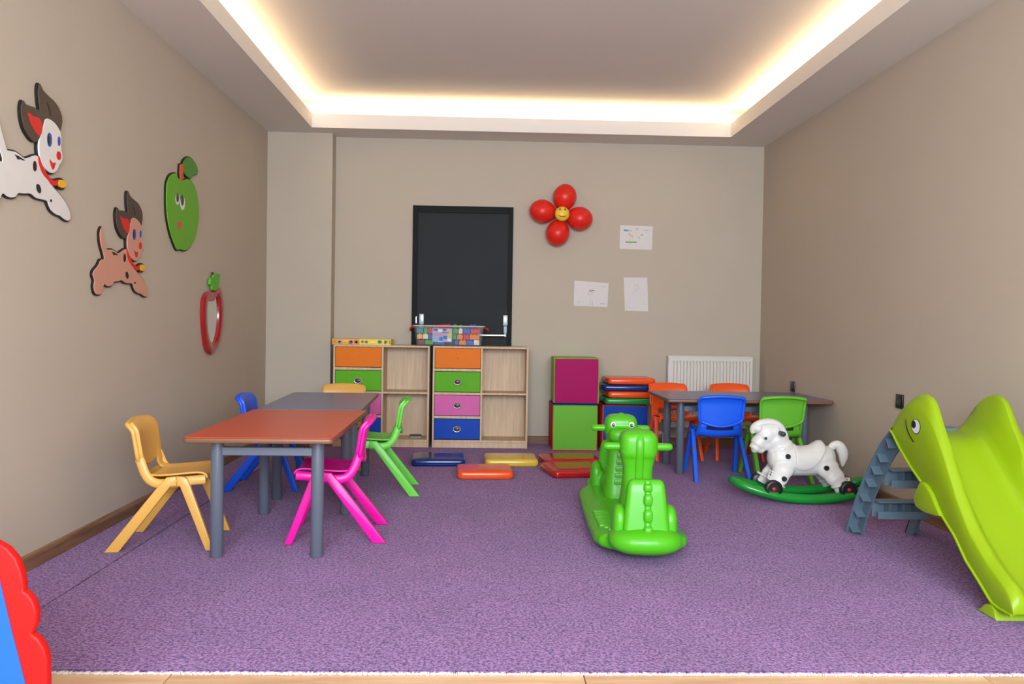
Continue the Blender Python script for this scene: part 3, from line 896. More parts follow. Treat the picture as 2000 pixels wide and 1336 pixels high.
# ------------------------------------------------------------------ clear tub of building bricks
def glassy(name, col, alpha):
    m = bpy.data.materials.new(name)
    m.use_nodes = True
    nt = m.node_tree
    b = nt.nodes['Principled BSDF']
    b.inputs['Base Color'].default_value = lin(col)
    b.inputs['Roughness'].default_value = 0.12
    b.inputs['Specular IOR Level'].default_value = 0.2
    n = nt.nodes.new('ShaderNodeTexNoise')
    n.inputs['Scale'].default_value = 9
    mp = nt.nodes.new('ShaderNodeMapRange')
    mp.inputs['To Min'].default_value = alpha*0.85
    mp.inputs['To Max'].default_value = alpha*1.15
    nt.links.new(n.outputs['Fac'], mp.inputs['Value'])
    nt.links.new(mp.outputs['Result'], b.inputs['Alpha'])
    return m
TX, TY, TZ = -0.316, 7.09, 0.8687
tub = thing('brick_tub', 'clear plastic tub with a printed label, full of toy bricks, across both cabinets', 'storage tub', (TX, TY, TZ), R(0.4))
M_CLEAR = glassy('clear_plastic', 'dfe6ea', 0.07)
def tub_ring(w, d, z, r=0.03):
    return [Vector((a, b, z)) for a, b in rrect(w, d, r, 4)]
sh = MB().loft([tub_ring(0.545, 0.19, 0.0), tub_ring(0.556, 0.20, 0.006), tub_ring(0.598, 0.235, 0.168), tub_ring(0.594, 0.231, 0.168), tub_ring(0.551, 0.195, 0.009), tub_ring(0.54, 0.185, 0.004)])
sh.obj('tub_shell', M_CLEAR, tub, 50, 'transparent tub wall')
rim = [Vector((a, b, 0.170)) for a, b in rrect(0.612, 0.248, 0.034, 4)]
MB().tube(rim, (0.0055), 8, closed=True).obj('rim', glassy('rim_plastic', 'ecd9d8', 0.6), tub, 60, 'pale rim')
for s in (-1, 1):
    MB().tube([(s*0.302, -0.06, 0.160), (s*0.330, -0.05, 0.150), (s*0.334, 0, 0.128), (s*0.330, 0.05, 0.150), (s*0.302, 0.06, 0.160)], 0.0075, 8).obj('carry_handle', mat('handle_red', 'd32a22', 0.35), tub, 60, 'red carry handle')
def on_front(u, z, d):      # a point on the sloping front of the tub
    return Vector((u, -0.1005-0.1045*z-d, z))
def lbl(name, u0, u1, z0, z1, d, m, parent, lab=None):
    mb = MB()
    A = [on_front(u0, z0, d), on_front(u1, z0, d), on_front(u1, z1, d), on_front(u0, z1, d)]
    B = [p+Vector((0, -0.0006, 0)) for p in A]
    mb.loft([A, B])
    return mb.obj(name, m, parent, 0, lab)
pl = lambda c: mat('label_'+c, c, 0.4)
L0 = lbl('label', -0.138, 0.028, 0.034, 0.150, 0.0006, pl('a9a7c4'), tub, 'printed picture label')
for u0, u1, z0, z1, colr in ((-0.125, -0.06, 0.092, 0.104, 'd3252c'), (-0.130, -0.095, 0.128, 0.146, '3a5fb0'), (-0.088, -0.055, 0.122, 0.14, 'efe9ee'), (-0.05, -0.02, 0.130, 0.147, '3c4c8e'),
                             (-0.018, 0.008, 0.128, 0.142, 'd8b33a'), (-0.125, -0.085, 0.045, 0.085, '8fa9d8'), (-0.08, -0.05, 0.042, 0.078, '4d6fb8'), (-0.045, -0.015, 0.06, 0.088, '2f62ad'),
                             (-0.012, 0.02, 0.07, 0.11, 'd9c25a'), (-0.01, 0.02, 0.042, 0.064, 'e8dfe2'), (-0.06, 0.0, 0.108, 0.120, 'a05a9c'), (-0.09, -0.05, 0.036, 0.041, 'efe9ea')):
    lbl('printed_patch', u0, u1, z0, z1, 0.0013, pl(colr), L0)
for i in range(6):
    lbl('lettering', -0.121+0.010*i, -0.115+0.010*i, 0.0955, 0.1005, 0.002, pl('f3eeee'), L0)
lbl('price_sticker', 0.215, 0.24, 0.030, 0.052, 0.0006, pl('e7e4ea'), tub, 'small white sticker')

BC = {'red': 'cf2a22', 'orange': 'ef7f22', 'green': '39a51f', 'blue': '2360bd', 'teal': '2a8f9c', 'maroon': '8c2333', 'cream': 'e9dccf', 'yellow': 'efb52a'}
def brick(u, y, z, w, d, h, col, label, rot=None):
    t = thing('toy_brick', label, 'toy brick', (0, 0, 0), 0, 'toy bricks in the clear tub')
    Mx = Matrix.Translation((TX+u, TY+y, TZ+z))
    if rot:
        Mx = Mx @ rot
    t.matrix_world = Mx
    m = mat('brick_'+col, BC[col], 0.5, spec=0.2)
    MB().b2((-w/2, -d/2, 0), (w/2, d/2, h*0.80), 0.0015, 1).obj('block', m, t, 0)
    s = MB()
    nx, ny = max(1, round(w/0.032)), max(1, round(d/0.032))
    for i in range(nx):
        for j in range(ny):
            s.lathe([(0.0, h*0.8-0.001), (0.010, h*0.8-0.001), (0.010, h*0.985), (0.0, h*0.985)], 8, Matrix.Translation((-w/2+w*(i+.5)/nx, -d/2+d*(j+.5)/ny, 0)))
    s.obj('studs', m, t, 30)
rows = [(0.012, 0.044, 'bottom', [(-0.265, -0.205, 'maroon'), (-0.203, -0.13, 'green'), (0.05, 0.085, 'blue'), (0.088, 0.148, 'orange'), (0.15, 0.21, 'blue'), (0.212, 0.262, 'cream')]),
        (0.058, 0.048, 'middle', [(-0.27, -0.225, 'yellow'), (-0.222, -0.175, 'cream'), (-0.172, -0.137, 'blue'), (0.032, 0.066, 'green'), (0.07, 0.12, 'orange'), (0.123, 0.175, 'red'), (0.178, 0.262, 'orange')]),
        (0.108, 0.046, 'top', [(-0.275, -0.215, 'teal'), (-0.212, -0.18, 'green'), (-0.177, -0.137, 'red'), (0.034, 0.078, 'green'), (0.082, 0.118, 'cream'), (0.122, 0.182, 'blue'), (0.186, 0.268, 'red')])]
ORD = ['first', 'second', 'third', 'fourth', 'fifth', 'sixth', 'seventh']
for z, h, rn, L in rows:
    for k, (u0, u1, cc) in enumerate(L):
        brick((u0+u1)/2, 0.0, z, u1-u0-0.002, 0.150+z*0.15, h, cc, '%s toy brick in the clear tub, %s row, %s from the left' % (cc, rn, ORD[k]))
brick(-0.078, 0.0, 0.012, 0.085, 0.15, 0.046, 'blue', 'blue toy brick lying behind the label at the bottom of the tub')
brick(-0.06, 0.0, 0.108, 0.145, 0.16, 0.05, 'red', 'red toy brick behind the upper part of the tub label')
brick(-0.065, 0.0, 0.158, 0.15, 0.064, 0.026, 'red', 'long red toy brick heaped above the rim of the tub', Matrix.Rotation(R(-5), 4, 'Y'))
brick(0.052, -0.02, 0.156, 0.034, 0.064, 0.032, 'green', 'green toy brick poking above the tub rim near its middle')
brick(0.098, 0.02, 0.156, 0.034, 0.064, 0.026, 'green', 'low green toy brick between the taller green and blue ones on the heap')
brick(0.205, 0.0, 0.156, 0.06, 0.064, 0.032, 'blue', 'blue toy brick poking above the right end of the tub')

# ================================================================== FOAM CUBES AND CUSHIONS
def vinyl(name, col, rough=0.6):
    return mat('vinyl_%s_%d' % (name, rough*100), col, rough, 0.03, 4, bump=0.08, bscale=14, spec=0.5 if rough < 0.4 else 0.15)
V = {'magenta': 'a80f5e', 'green': '6bb43a', 'navy': '0c2a6e', 'red': 'b3161b', 'orange': 'f0531a', 'yellow': 'd8b53a', 'blue': '0d3f9c', 'leaf': '1f8f3c', 'lime': '7cc03a', 'purple': '4b2350'}
def cube(loc, rz, faces, label, s=0.39):
    t = thing('foam_cube', label, 'foam cube', loc, rz, 'soft foam cubes by the far wall')
    MB().box((0, 0, s/2), (s-0.012, s-0.012, s-0.012), 0.006, 2).obj('core', mat('cube_piping', 'c9c07a', 0.5), t, 30, 'pale seam along the edges')
    dirs = {'front': (0, -1, 0), 'back': (0, 1, 0), 'left': (-1, 0, 0), 'right': (1, 0, 0), 'top': (0, 0, 1), 'bottom': (0, 0, -1)}
    for k, d in dirs.items():
        d = Vector(d)
        q = d.to_track_quat('Z', 'Y').to_matrix().to_4x4()
        n = 8
        rows_ = []
        for j in range(n+1):
            r = []
            for i in range(n+1):
                u, v = -1+2*i/n, -1+2*j/n
                puff = 0.0 if k in ('bottom', 'top') else 0.004*(1-u*u)*(1-v*v)
                edge = 0.004*max(abs(u), abs(v))**8
                r.append(Vector((u*(s/2-0.004), v*(s/2-0.004), s/2-0.001+puff-edge)))
            rows_.append(r)
        mb = MB().grid(rows_)
        mb.v = [tuple(q @ Vector(p)+Vector((0, 0, s/2))) for p in mb.v]
        mb.obj('panel', vinyl(faces[k], V[faces[k]]), t, 60, faces[k]+' vinyl face', [('SOLIDIFY', dict(thickness=0.006, offset=-1))])
cube((0.765, 7.085, 0.005), R(0.5), dict(front='green', back='navy', left='red', right='red', top='navy', bottom='orange'), 'foam cube with a green front and red sides, standing on the carpet under another')
cube((0.775, 7.085, 0.4005), R(-1.0), dict(front='magenta', back='magenta', left='lime', right='lime', top='lime', bottom='navy'), 'foam cube with a magenta front and lime edges, stacked on top')
cube((1.19, 7.085, 0.005), R(0), dict(front='blue', back='green', left='orange', right='purple', top='red', bottom='green'), 'foam cube with a blue front, under the pile of flat cushions')

def cushion(loc, rz, col, label, w=0.40, d=0.36, h=0.052, group='flat vinyl cushions'):
    t = thing('floor_cushion', label, 'cushion', loc, rz, group)
    mb = MB()
    rings = []
    for f_, z in ((0.90, 0.0), (0.965, 0.002), (0.99, 0.010), (1.0, h*0.5), (0.99, h-0.012), (0.965, h-0.003), (0.93, h), (0.6, h+0.003), (0.25, h+0.004)):
        rr = 0.022*f_+0.012
        rings.append([Vector((a, b, z)) for a, b in rrect(w*f_ if f_ > .9 else w-(1-f_)*w, d*f_ if f_ > .9 else d-(1-f_)*d, rr, 4)])
    mb.loft(rings)
    mb.obj('cover', vinyl(col, V[col], 0.2), t, 45)
    seam = [Vector((a, b, h*0.32)) for a, b in rrect(w+0.001, d+0.001, 0.034, 4)]
    MB().tube(seam, 0.0022, 6, closed=True).obj('seam', vinyl(col, V[col], 0.2), t, 60)
cushion((-0.345, 6.24, 0.0), R(3), 'navy', 'navy blue flat cushion on the carpet, leftmost of the scattered ones')
cushion((0.005, 5.745, 0.0), R(3), 'orange', 'orange flat cushion lying on the carpet in front of the yellow one', 0.385, 0.34)
cushion((0.205, 6.255, 0.0), R(2), 'yellow', 'yellow flat cushion lying on the carpet before the cabinet', 0.40, 0.34)
cushion((0.642, 5.85, 0.0), R(12), 'red', 'red flat cushion on the carpet, the nearer of the two red ones', 0.40, 0.38)
cushion((0.66, 6.275, 0.0), R(6), 'red', 'red flat cushion on the carpet, the farther one beside the yellow cushion', 0.44, 0.36)
for z, col, dx, rz, lab in ((0.3965, 'leaf', 0.035, 0, 'green flat cushion at the bottom of the pile on the blue foam cube'),
                            (0.4535, 'orange', 0.055, 2, 'orange flat cushion in the pile, between the green and navy ones'),
                            (0.5105, 'navy', 0.02, -2, 'navy flat cushion in the pile on the blue foam cube'),
                            (0.5675, 'orange', 0.055, 1, 'orange flat cushion on top of the pile')):
    cushion((1.19+dx, 7.085, z), R(rz), col, lab, 0.41, 0.36)

# ================================================================== TABLES
M_EDGE = mat('table_edge_brown', '7d5238', 0.4, 0.1, 20)
def make_table(name, loc, rz, w, l, h, top, label, legs=None):
    """w along x, l along y"""
    t = thing(name, label, 'table', loc, rz)
    MB().prism(rrect(w-0.004, l-0.004, 0.020), h-0.004, h, XY, 0.0015, 1).obj('table_top', top, t, 30)
    MB().prism(rrect(w, l, 0.022), h-0.026, h-0.0035, XY, 0.006, 2).obj('edge_band', M_EDGE, t, 30, 'brown rounded edge')
    lx, y0, y1 = legs
    for sx in (-lx, lx):
        for yy in (y0, y1):
            g = MB().lathe([(0.0, 0.0), (0.026, 0.0), (0.0285, 0.003), (0.0285, h-0.027), (0.0, h-0.027)], 20, Matrix.Translation((sx, yy, 0)))
            g.obj('leg', M_STEEL, t, 40)
    for yy in (y0, y1):
        MB().b2((-lx+0.02, yy-0.012, h-0.104), (lx-0.02, yy+0.012, h-0.066), 0.003, 1).obj('crossbar', M_STEEL, t, 0)
        MB().b2((-lx+0.02, yy-0.010, h-0.042), (lx-0.02, yy+0.010, h-0.0265), 0.002, 1).obj('top_rail', M_STEEL, t, 0)
    for sx in (-lx, lx):
        MB().b2((sx-0.010, y0+0.02, h-0.046), (sx+0.010, y1-0.02, h-0.0265), 0.002, 1).obj('side_rail', M_STEEL, t, 0)
    return t
TOP_RED = mat('laminate_red', 'c24a2c', 0.33, 0.02, 5, spec=0.5)
TOP_GREY = mat('laminate_lilac_grey', '656c94', 0.3, 0.02, 5, spec=0.5)
make_table('childrens_table', (-0.976, 4.092, 0), R(1.0), 0.636, 1.145, 0.56, TOP_RED, 'low table with an orange-red top and grey tube legs, nearest on the left', (0.222, -0.397, 0.438))
make_table('childrens_table', (-1.024, 5.252, 0), R(2.6), 0.595, 1.15, 0.56, TOP_GREY, 'low table with a blue-grey top, pushed against the far end of the red one', (0.222, -0.345, 0.42))
make_table('desk', (1.870, 6.055, 0), R(0), 1.18, 0.74, 0.558, mat('laminate_lilac', '72678a', 0.3, 0.02, 5, spec=0.5), 'low purple-grey desk in the right corner with four chairs around it', (0.452, -0.18, 0.255))

# ================================================================== CHAIRS
def make_chair(loc, rz, col, label, group):
    t = thing('childrens_chair', label, 'chair', loc, rz, group)
    m = mat('chair_'+col, CH[col], 0.38, 0.02, 6, bump=0.03, bscale=300)
    prof = catmull([(0.200, 0, 0.318), (0.190, 0, 0.336), (0.150, 0, 0.341), (0.06, 0, 0.333), (-0.02, 0, 0.328), (-0.062, 0, 0.334), (-0.088, 0, 0.356), (-0.102, 0, 0.388), (-0.112, 0, 0.425), (-0.118, 0, 0.455)], 3)
    rows_ = []
    NT = 12
    for p in prof:
        back = min(1, max(0, (p.z-0.338)/0.05)) if p.x < 0 else 0
        w = 0.158-0.012*(p.x < 0)*min(1, -p.x/0.06)-0.012*back
        r = []
        for j in range(NT+1):
            u = -1+2*j/NT
            r.append(Vector((p.x+back*0.022*u*u, u*w, p.z+(1-back)*0.010*abs(u)**5-(1-back)*0.004*(1-u*u))))
        rows_.append(r)
    zr = [p.z for p in prof]
    def hole(i, j):
        return prof[i].x < -0.055 and 0.336 < (zr[i]+zr[i+1])/2 < 0.385 and 2 <= j < NT-2
    mb = MB().grid(rows_, 0, hole)
    seat = mb.obj('seat', m, t, 50, None, [('SOLIDIFY', dict(thickness=0.009, offset=-1)), ('BEVEL', dict(width=0.003, segments=2, limit_method='ANGLE', angle_limit=R(50)))])
    # deep rounded underside at the back of the seat
    rows_ = []
    for x, z in ((-0.090, 0.343), (-0.085, 0.322), (-0.070, 0.303), (-0.045, 0.291), (0.0, 0.290), (0.05, 0.312)):
        rows_.append([Vector((x+0.014*u*u, u*0.150, z+0.012*u*u)) for u in [-1+2*j/10 for j in range(11)]])
    MB().grid(rows_).obj('seat_underside', m, t, 60, None, [('SOLIDIFY', dict(thickness=0.007, offset=0))])
    # side rails under the seat edge, rising into the back posts
    for s in (-1, 1):
        path = catmull([(-0.100, s*0.138, 0.416), (-0.090, s*0.141, 0.392), (-0.074, s*0.146, 0.352), (-0.048, s*0.150, 0.318), (-0.010, s*0.153, 0.304), (0.06, s*0.156, 0.308), (0.13, s*0.157, 0.318), (0.196, s*0.152, 0.322)], 4)
        MB().tube(path, [(0.021, 0.009)]*len(path), 12, ref=(1, 0, 0.2)).obj('side_rail', m, t, 60)
    # backrest: curved shell with a rolled top
    NZ, NB = 11, 14
    rows_ = []
    for i in range(NZ+1):
        v = i/NZ
        r = []
        for j in range(NB+1):
            u = -1+2*j/NB
            zb = 0.374+0.036*u*u
            zt = 0.586-0.012*u*u
            z = zb+(zt-zb)*v
            w = 0.157*(1-0.05*(1-v))*(1-0.06*max(0, (v-0.80)/0.20)**2-0.05*max(0, (0.15-v)/0.15)**2)
            curl = 0.024*max(0, (v-0.78)/0.22)**1.6
            x = -0.110-0.026*v+0.014*u*u-curl
            r.append(Vector((x, u*w, z)))
        rows_.append(r)
    b = MB().grid(rows_).obj('backrest', m, t, 50, None, [('SOLIDIFY', dict(thickness=0.019, offset=1)), ('BEVEL', dict(width=0.004, segments=2, limit_method='ANGLE', angle_limit=R(50)))])
    ring = [rows_[0][j] for j in range(NB+1)]+[rows_[i][NB] for i in range(1, NZ+1)]+[rows_[NZ][j] for j in range(NB-1, -1, -1)]+[rows_[i][0] for i in range(NZ-1, 0, -1)]
    MB().tube([p+Vector((-0.006, 0, 0)) for p in ring], 0.0105, 8, closed=True).obj('back_rim', m, b, 60)
    # four splayed legs, each side pair meeting at a hub
    RL_ = [(0.028, 0.336), (0.070, 0.339), (0.0735, 0.297), (0.047, 0.294), (-0.172, 0.0), (-0.235, 0.0), (-0.012, 0.290)]
    FL_ = [(0.0705, 0.339), (0.104, 0.338), (0.120, 0.328), (0.134, 0.296), (0.243, 0.0), (0.207, 0.0), (0.088, 0.294), (0.074, 0.297)]
    for s in (-1, 1):
        def to3(a, b_, d, s=s):
            return Vector((a, s*(d+(0.335-b_)*0.062), b_))
        for q in (RL_, FL_):
            MB().prism(q, 0.150, 0.177, to3, 0.006, 2).obj('leg', m, t, 35)
        MB().lathe([(0, 0), (0.007, 0), (0.006, 0.003), (0, 0.004)], 12, Matrix.Translation((0.07, s*0.1795, 0.318)) @ Matrix.Rotation(R(-90*s), 4, 'X')).obj('bolt_cap', m, t, 50)
    return t
CH = {'yellow': 'dca650', 'pink': 'ee0a9c', 'blue': '0f55e0', 'green': '6fd04a', 'orange': 'f4581a', 'leaf': '69b832', 'azure': '1a62ee'}
G1, G2 = 'small plastic chairs at the joined tables', 'small plastic chairs at the grey desk'
make_chair((-1.497, 3.952, 0), R(6), 'yellow', 'yellow plastic chair at the red table, nearest the left wall', G1)
make_chair((-0.715, 4.105, 0), R(185), 'pink', 'hot pink plastic chair tucked under the red table', G1)
make_chair((-1.400, 5.300, 0), R(2), 'blue', 'blue plastic chair between the left wall and the joined tables', G1)
make_chair((-0.640, 5.175, 0), R(185), 'green', 'light green plastic chair beside the blue-grey table', G1)
make_chair((-1.065, 6.090, 0), R(-90), 'yellow', 'yellow plastic chair at the far end of the blue-grey table', G1)
make_chair((1.652, 5.755, 0), R(87), 'azure', 'blue plastic chair with its back to us at the grey desk', G2)
make_chair((2.075, 5.755, 0), R(90), 'leaf', 'green plastic chair with its back to us, behind the rocking horse', G2)
make_chair((1.535, 6.655, 0), R(-86), 'orange', 'orange plastic chair behind the desk, next to the cushion pile', G2)
make_chair((2.050, 6.680, 0), R(-92), 'orange', 'orange plastic chair behind the desk, in front of the radiator middle', G2)

# small dark toy by the column
t = thing('toy_car', 'small dark toy with a tan top lying by the column beneath the tables', 'toy', (-1.56, 6.98, 0), R(8))
MB().box((0, 0, 0.035), (0.17, 0.075, 0.036), 0.012, 3).obj('body', mat('toy_dark', '241c1c', 0.4), t, 50)
MB().ellipsoid((0.005, 0, 0.058), (0.045, 0.03, 0.022), 16, 8).obj('cab', mat('toy_tan', 'c79a5a', 0.5), t, 60, 'tan top')
for sx in (-0.052, 0.052):
    for sy in (-1, 1):
        MB().lathe([(0, -0.008), (0.018, -0.008), (0.019, 0.0), (0.018, 0.008), (0, 0.008)], 16, Matrix.Translation((sx, sy*0.036, 0.019)) @ Matrix.Rotation(R(90), 4, 'X')).obj('wheel', mat('toy_red', '8a2622', 0.5), t, 40)

# ================================================================== DOUBLE DINOSAUR ROCKER
def make_dino():
    G = mat('rocker_green', '4cb015', 0.34, 0.02, 5, spec=0.45)
    t = thing('dinosaur_rocker', 'bright green plastic two-seat dinosaur rocker with handles', 'rocking toy', (0.763, 4.30, 0), R(-2.6))
    def zb(y):
        return y*y/13.0
    # boat-shaped base
    st = [(-0.605, 0.11), (-0.595, 0.165), (-0.565, 0.202), (-0.49, 0.222), (-0.34, 0.222), (-0.16, 0.224), (0, 0.220)]
    st = st+[(-y_, w) for y_, w in reversed(st[:-1])]
    base = MB()
    rings = []
    for y_, w in st:
        z0 = zb(y_)
        rings.append([Vector((w*math.copysign(abs(math.cos(a))**0.55, math.cos(a)), y_, z0+0.045+0.045*math.copysign(abs(math.sin(a))**0.7, math.sin(a)))) for a in [2*PI*k/28 for k in range(28)]])
    base.loft(rings)
    for s in (-1, 1):
        base.ellipsoid((0, s*0.635, 0.097), (0.168, 0.122, 0.062), 28, 14, None, 2.4)
        base.b2((-0.09, s*0.62-0.16 if s > 0 else -0.62-0.05, 0.05), (0.09, s*0.62+0.05 if s > 0 else -0.62+0.16, 0.10))
    o = base.obj('rocker_base', G, t, 60, None, fuse(0.008, 5))
    # rim line and grip ribs on the foot plates
    for s in (-1,):
        for sx in (-1, 1):
            gr = MB()
            for i in range(10):
                y_ = s*(0.045+0.050*i)
                x1 = 0.186 if i < 8 else 0.186-(i-7)*0.016
                gr.box((sx*(0.104+x1)/2, y_, zb(y_)+0.0865), (x1-0.104, 0.024, 0.020), 0.007, 2)
            gr.obj('foot_grip', G, o, 50, 'ribbed foot rest')
    for s in (-1, 1):          # -1 is the near end, +1 the far end; both face the middle
        Q = Matrix.Rotation(0 if s < 0 else PI, 4, 'Z')
        def put(mb):
            mb.v = [tuple(Q @ Vector(p)) for p in mb.v]
            return mb
        # seat hull, hips and backrest
        h = MB()
        h.ellipsoid((0, -0.50, 0.125), (0.094, 0.15, 0.085), 24, 14, None, 3.0)
        for sx in (-1, 1):
            h.ellipsoid((sx*0.114, -0.590, 0.150), (0.036, 0.068, 0.098), 18, 12, None, 2.6)
        put(h).obj('seat', G, t, 60, None, fuse(0.007, 4))
        b = MB()
        rg = []
        for z, w, d, yc in ((0.10, 0.106, 0.034, -0.655), (0.16, 0.104, 0.033, -0.650), (0.24, 0.096, 0.031, -0.642), (0.31, 0.088, 0.029, -0.636), (0.345, 0.083, 0.027, -0.633), (0.362, 0.076, 0.021, -0.632), (0.370, 0.062, 0.012, -0.632)):
            rg.append([Vector((a, yc+c, z)) for a, c in rrect(2*w, 2*d, d*0.75, 4)])
        b.loft(rg)
        bk = put(b).obj('backrest', G, t, 50)
        rd = catmull([(0.004, -0.655, 0.366), (0.004, -0.668, 0.32), (0.004, -0.674, 0.25), (0.004, -0.684, 0.18), (0.004, -0.694, 0.13)], 3)
        put(MB().tube(rd, [(0.008, 0.0145)]*len(rd), 12, ref=(0, 1, 0.2))).obj('spine_ridge', G, bk, 60)
        for z, y_, hh in ((0.338, -0.664, 0.017), (0.285, -0.673, 0.024), (0.215, -0.682, 0.026), (0.150, -0.692, 0.020)):
            sp = MB().ellipsoid((0.004, y_, z), (0.020, 0.022, hh*1.12), 16, 10, None, 3.2)
            put(sp).obj('spine_bump', G, bk, 60)
        # neck and head
        n = MB()
        rg = []
        for z, w, d, yc in ((0.05, 0.096, 0.085, -0.325), (0.12, 0.094, 0.080, -0.330), (0.20, 0.086, 0.070, -0.338), (0.28, 0.076, 0.062, -0.345), (0.345, 0.071, 0.058, -0.350), (0.385, 0.073, 0.060, -0.352), (0.42, 0.082, 0.066, -0.352), (0.46, 0.084, 0.068, -0.352)):
            rg.append([Vector((w*math.copysign(abs(math.cos(a))**0.65, math.cos(a)), yc+d*math.copysign(abs(math.sin(a))**0.65, math.sin(a)), z)) for a in [2*PI*k/24 for k in range(24)]])
        n.loft(rg)
        n.ellipsoid((0, -0.352, 0.486), (0.092, 0.080, 0.074), 28, 16, None, 3.6)
        n.ellipsoid((0, -0.270, 0.448), (0.078, 0.062, 0.042), 28, 14, None, 3.0)
        n.ellipsoid((0, -0.335, 0.556), (0.022, 0.035, 0.014), 16, 10)
        hd = put(n).obj('dinosaur_head', G, t, 70, None, fuse(0.006, 5))
        rp = catmull([(0, -0.330, 0.556), (0, -0.395, 0.551), (0, -0.428, 0.520), (0, -0.434, 0.470), (0, -0.420, 0.415), (0, -0.411, 0.360), (0, -0.410, 0.28), (0, -0.413, 0.20)], 4)
        put(MB().tube(rp, [(0.009, 0.019)]*len(rp), 14, ref=(0, 0, 1))).obj('crest_ridge', G, hd, 60)
        bl = MB()
        for i in range(5):
            z = 0.185+0.037*i
            yy = -0.258+0.0-(z-0.18)*0.13
            bl.box((0, yy+0.001, z), (0.085-0.008*i, 0.012, 0.027), 0.004, 2)
        put(bl).obj('belly_plates', G, hd, 40)
        for sx in (-1, 1):
            hp = MB().lathe([(0.021, 0.070), (0.0195, 0.10), (0.018, 0.148), (0.015, 0.161), (0.008, 0.1665), (0.0, 0.167)], 18, Matrix.Translation((0, -0.355, 0.478)) @ Matrix.Rotation(R(90*sx), 4, 'Y'))
            put(hp).obj('handle', G, t, 50)
            e = MB().ellipsoid((sx*0.052, -0.272, 0.507), (0.0155, 0.007, 0.0165), 18, 10)
            eo = put(e).obj('eye', mat('eye_white', 'e9ebe6', 0.25), hd, 70, 'white sticker eye with dark pupil')
            put(MB().ellipsoid((sx*0.051, -0.2655, 0.505), (0.0092, 0.004, 0.0105), 16, 8)).obj('pupil', mat('eye_dark', '20302c', 0.2), eo, 70)
            put(MB().ellipsoid((sx*0.051-0.002, -0.2620, 0.507), (0.0032, 0.002, 0.0036), 10, 6)).obj('eye_glint', mat('eye_glint', 'f4f4f4', 0.2), eo, 70)
make_dino()

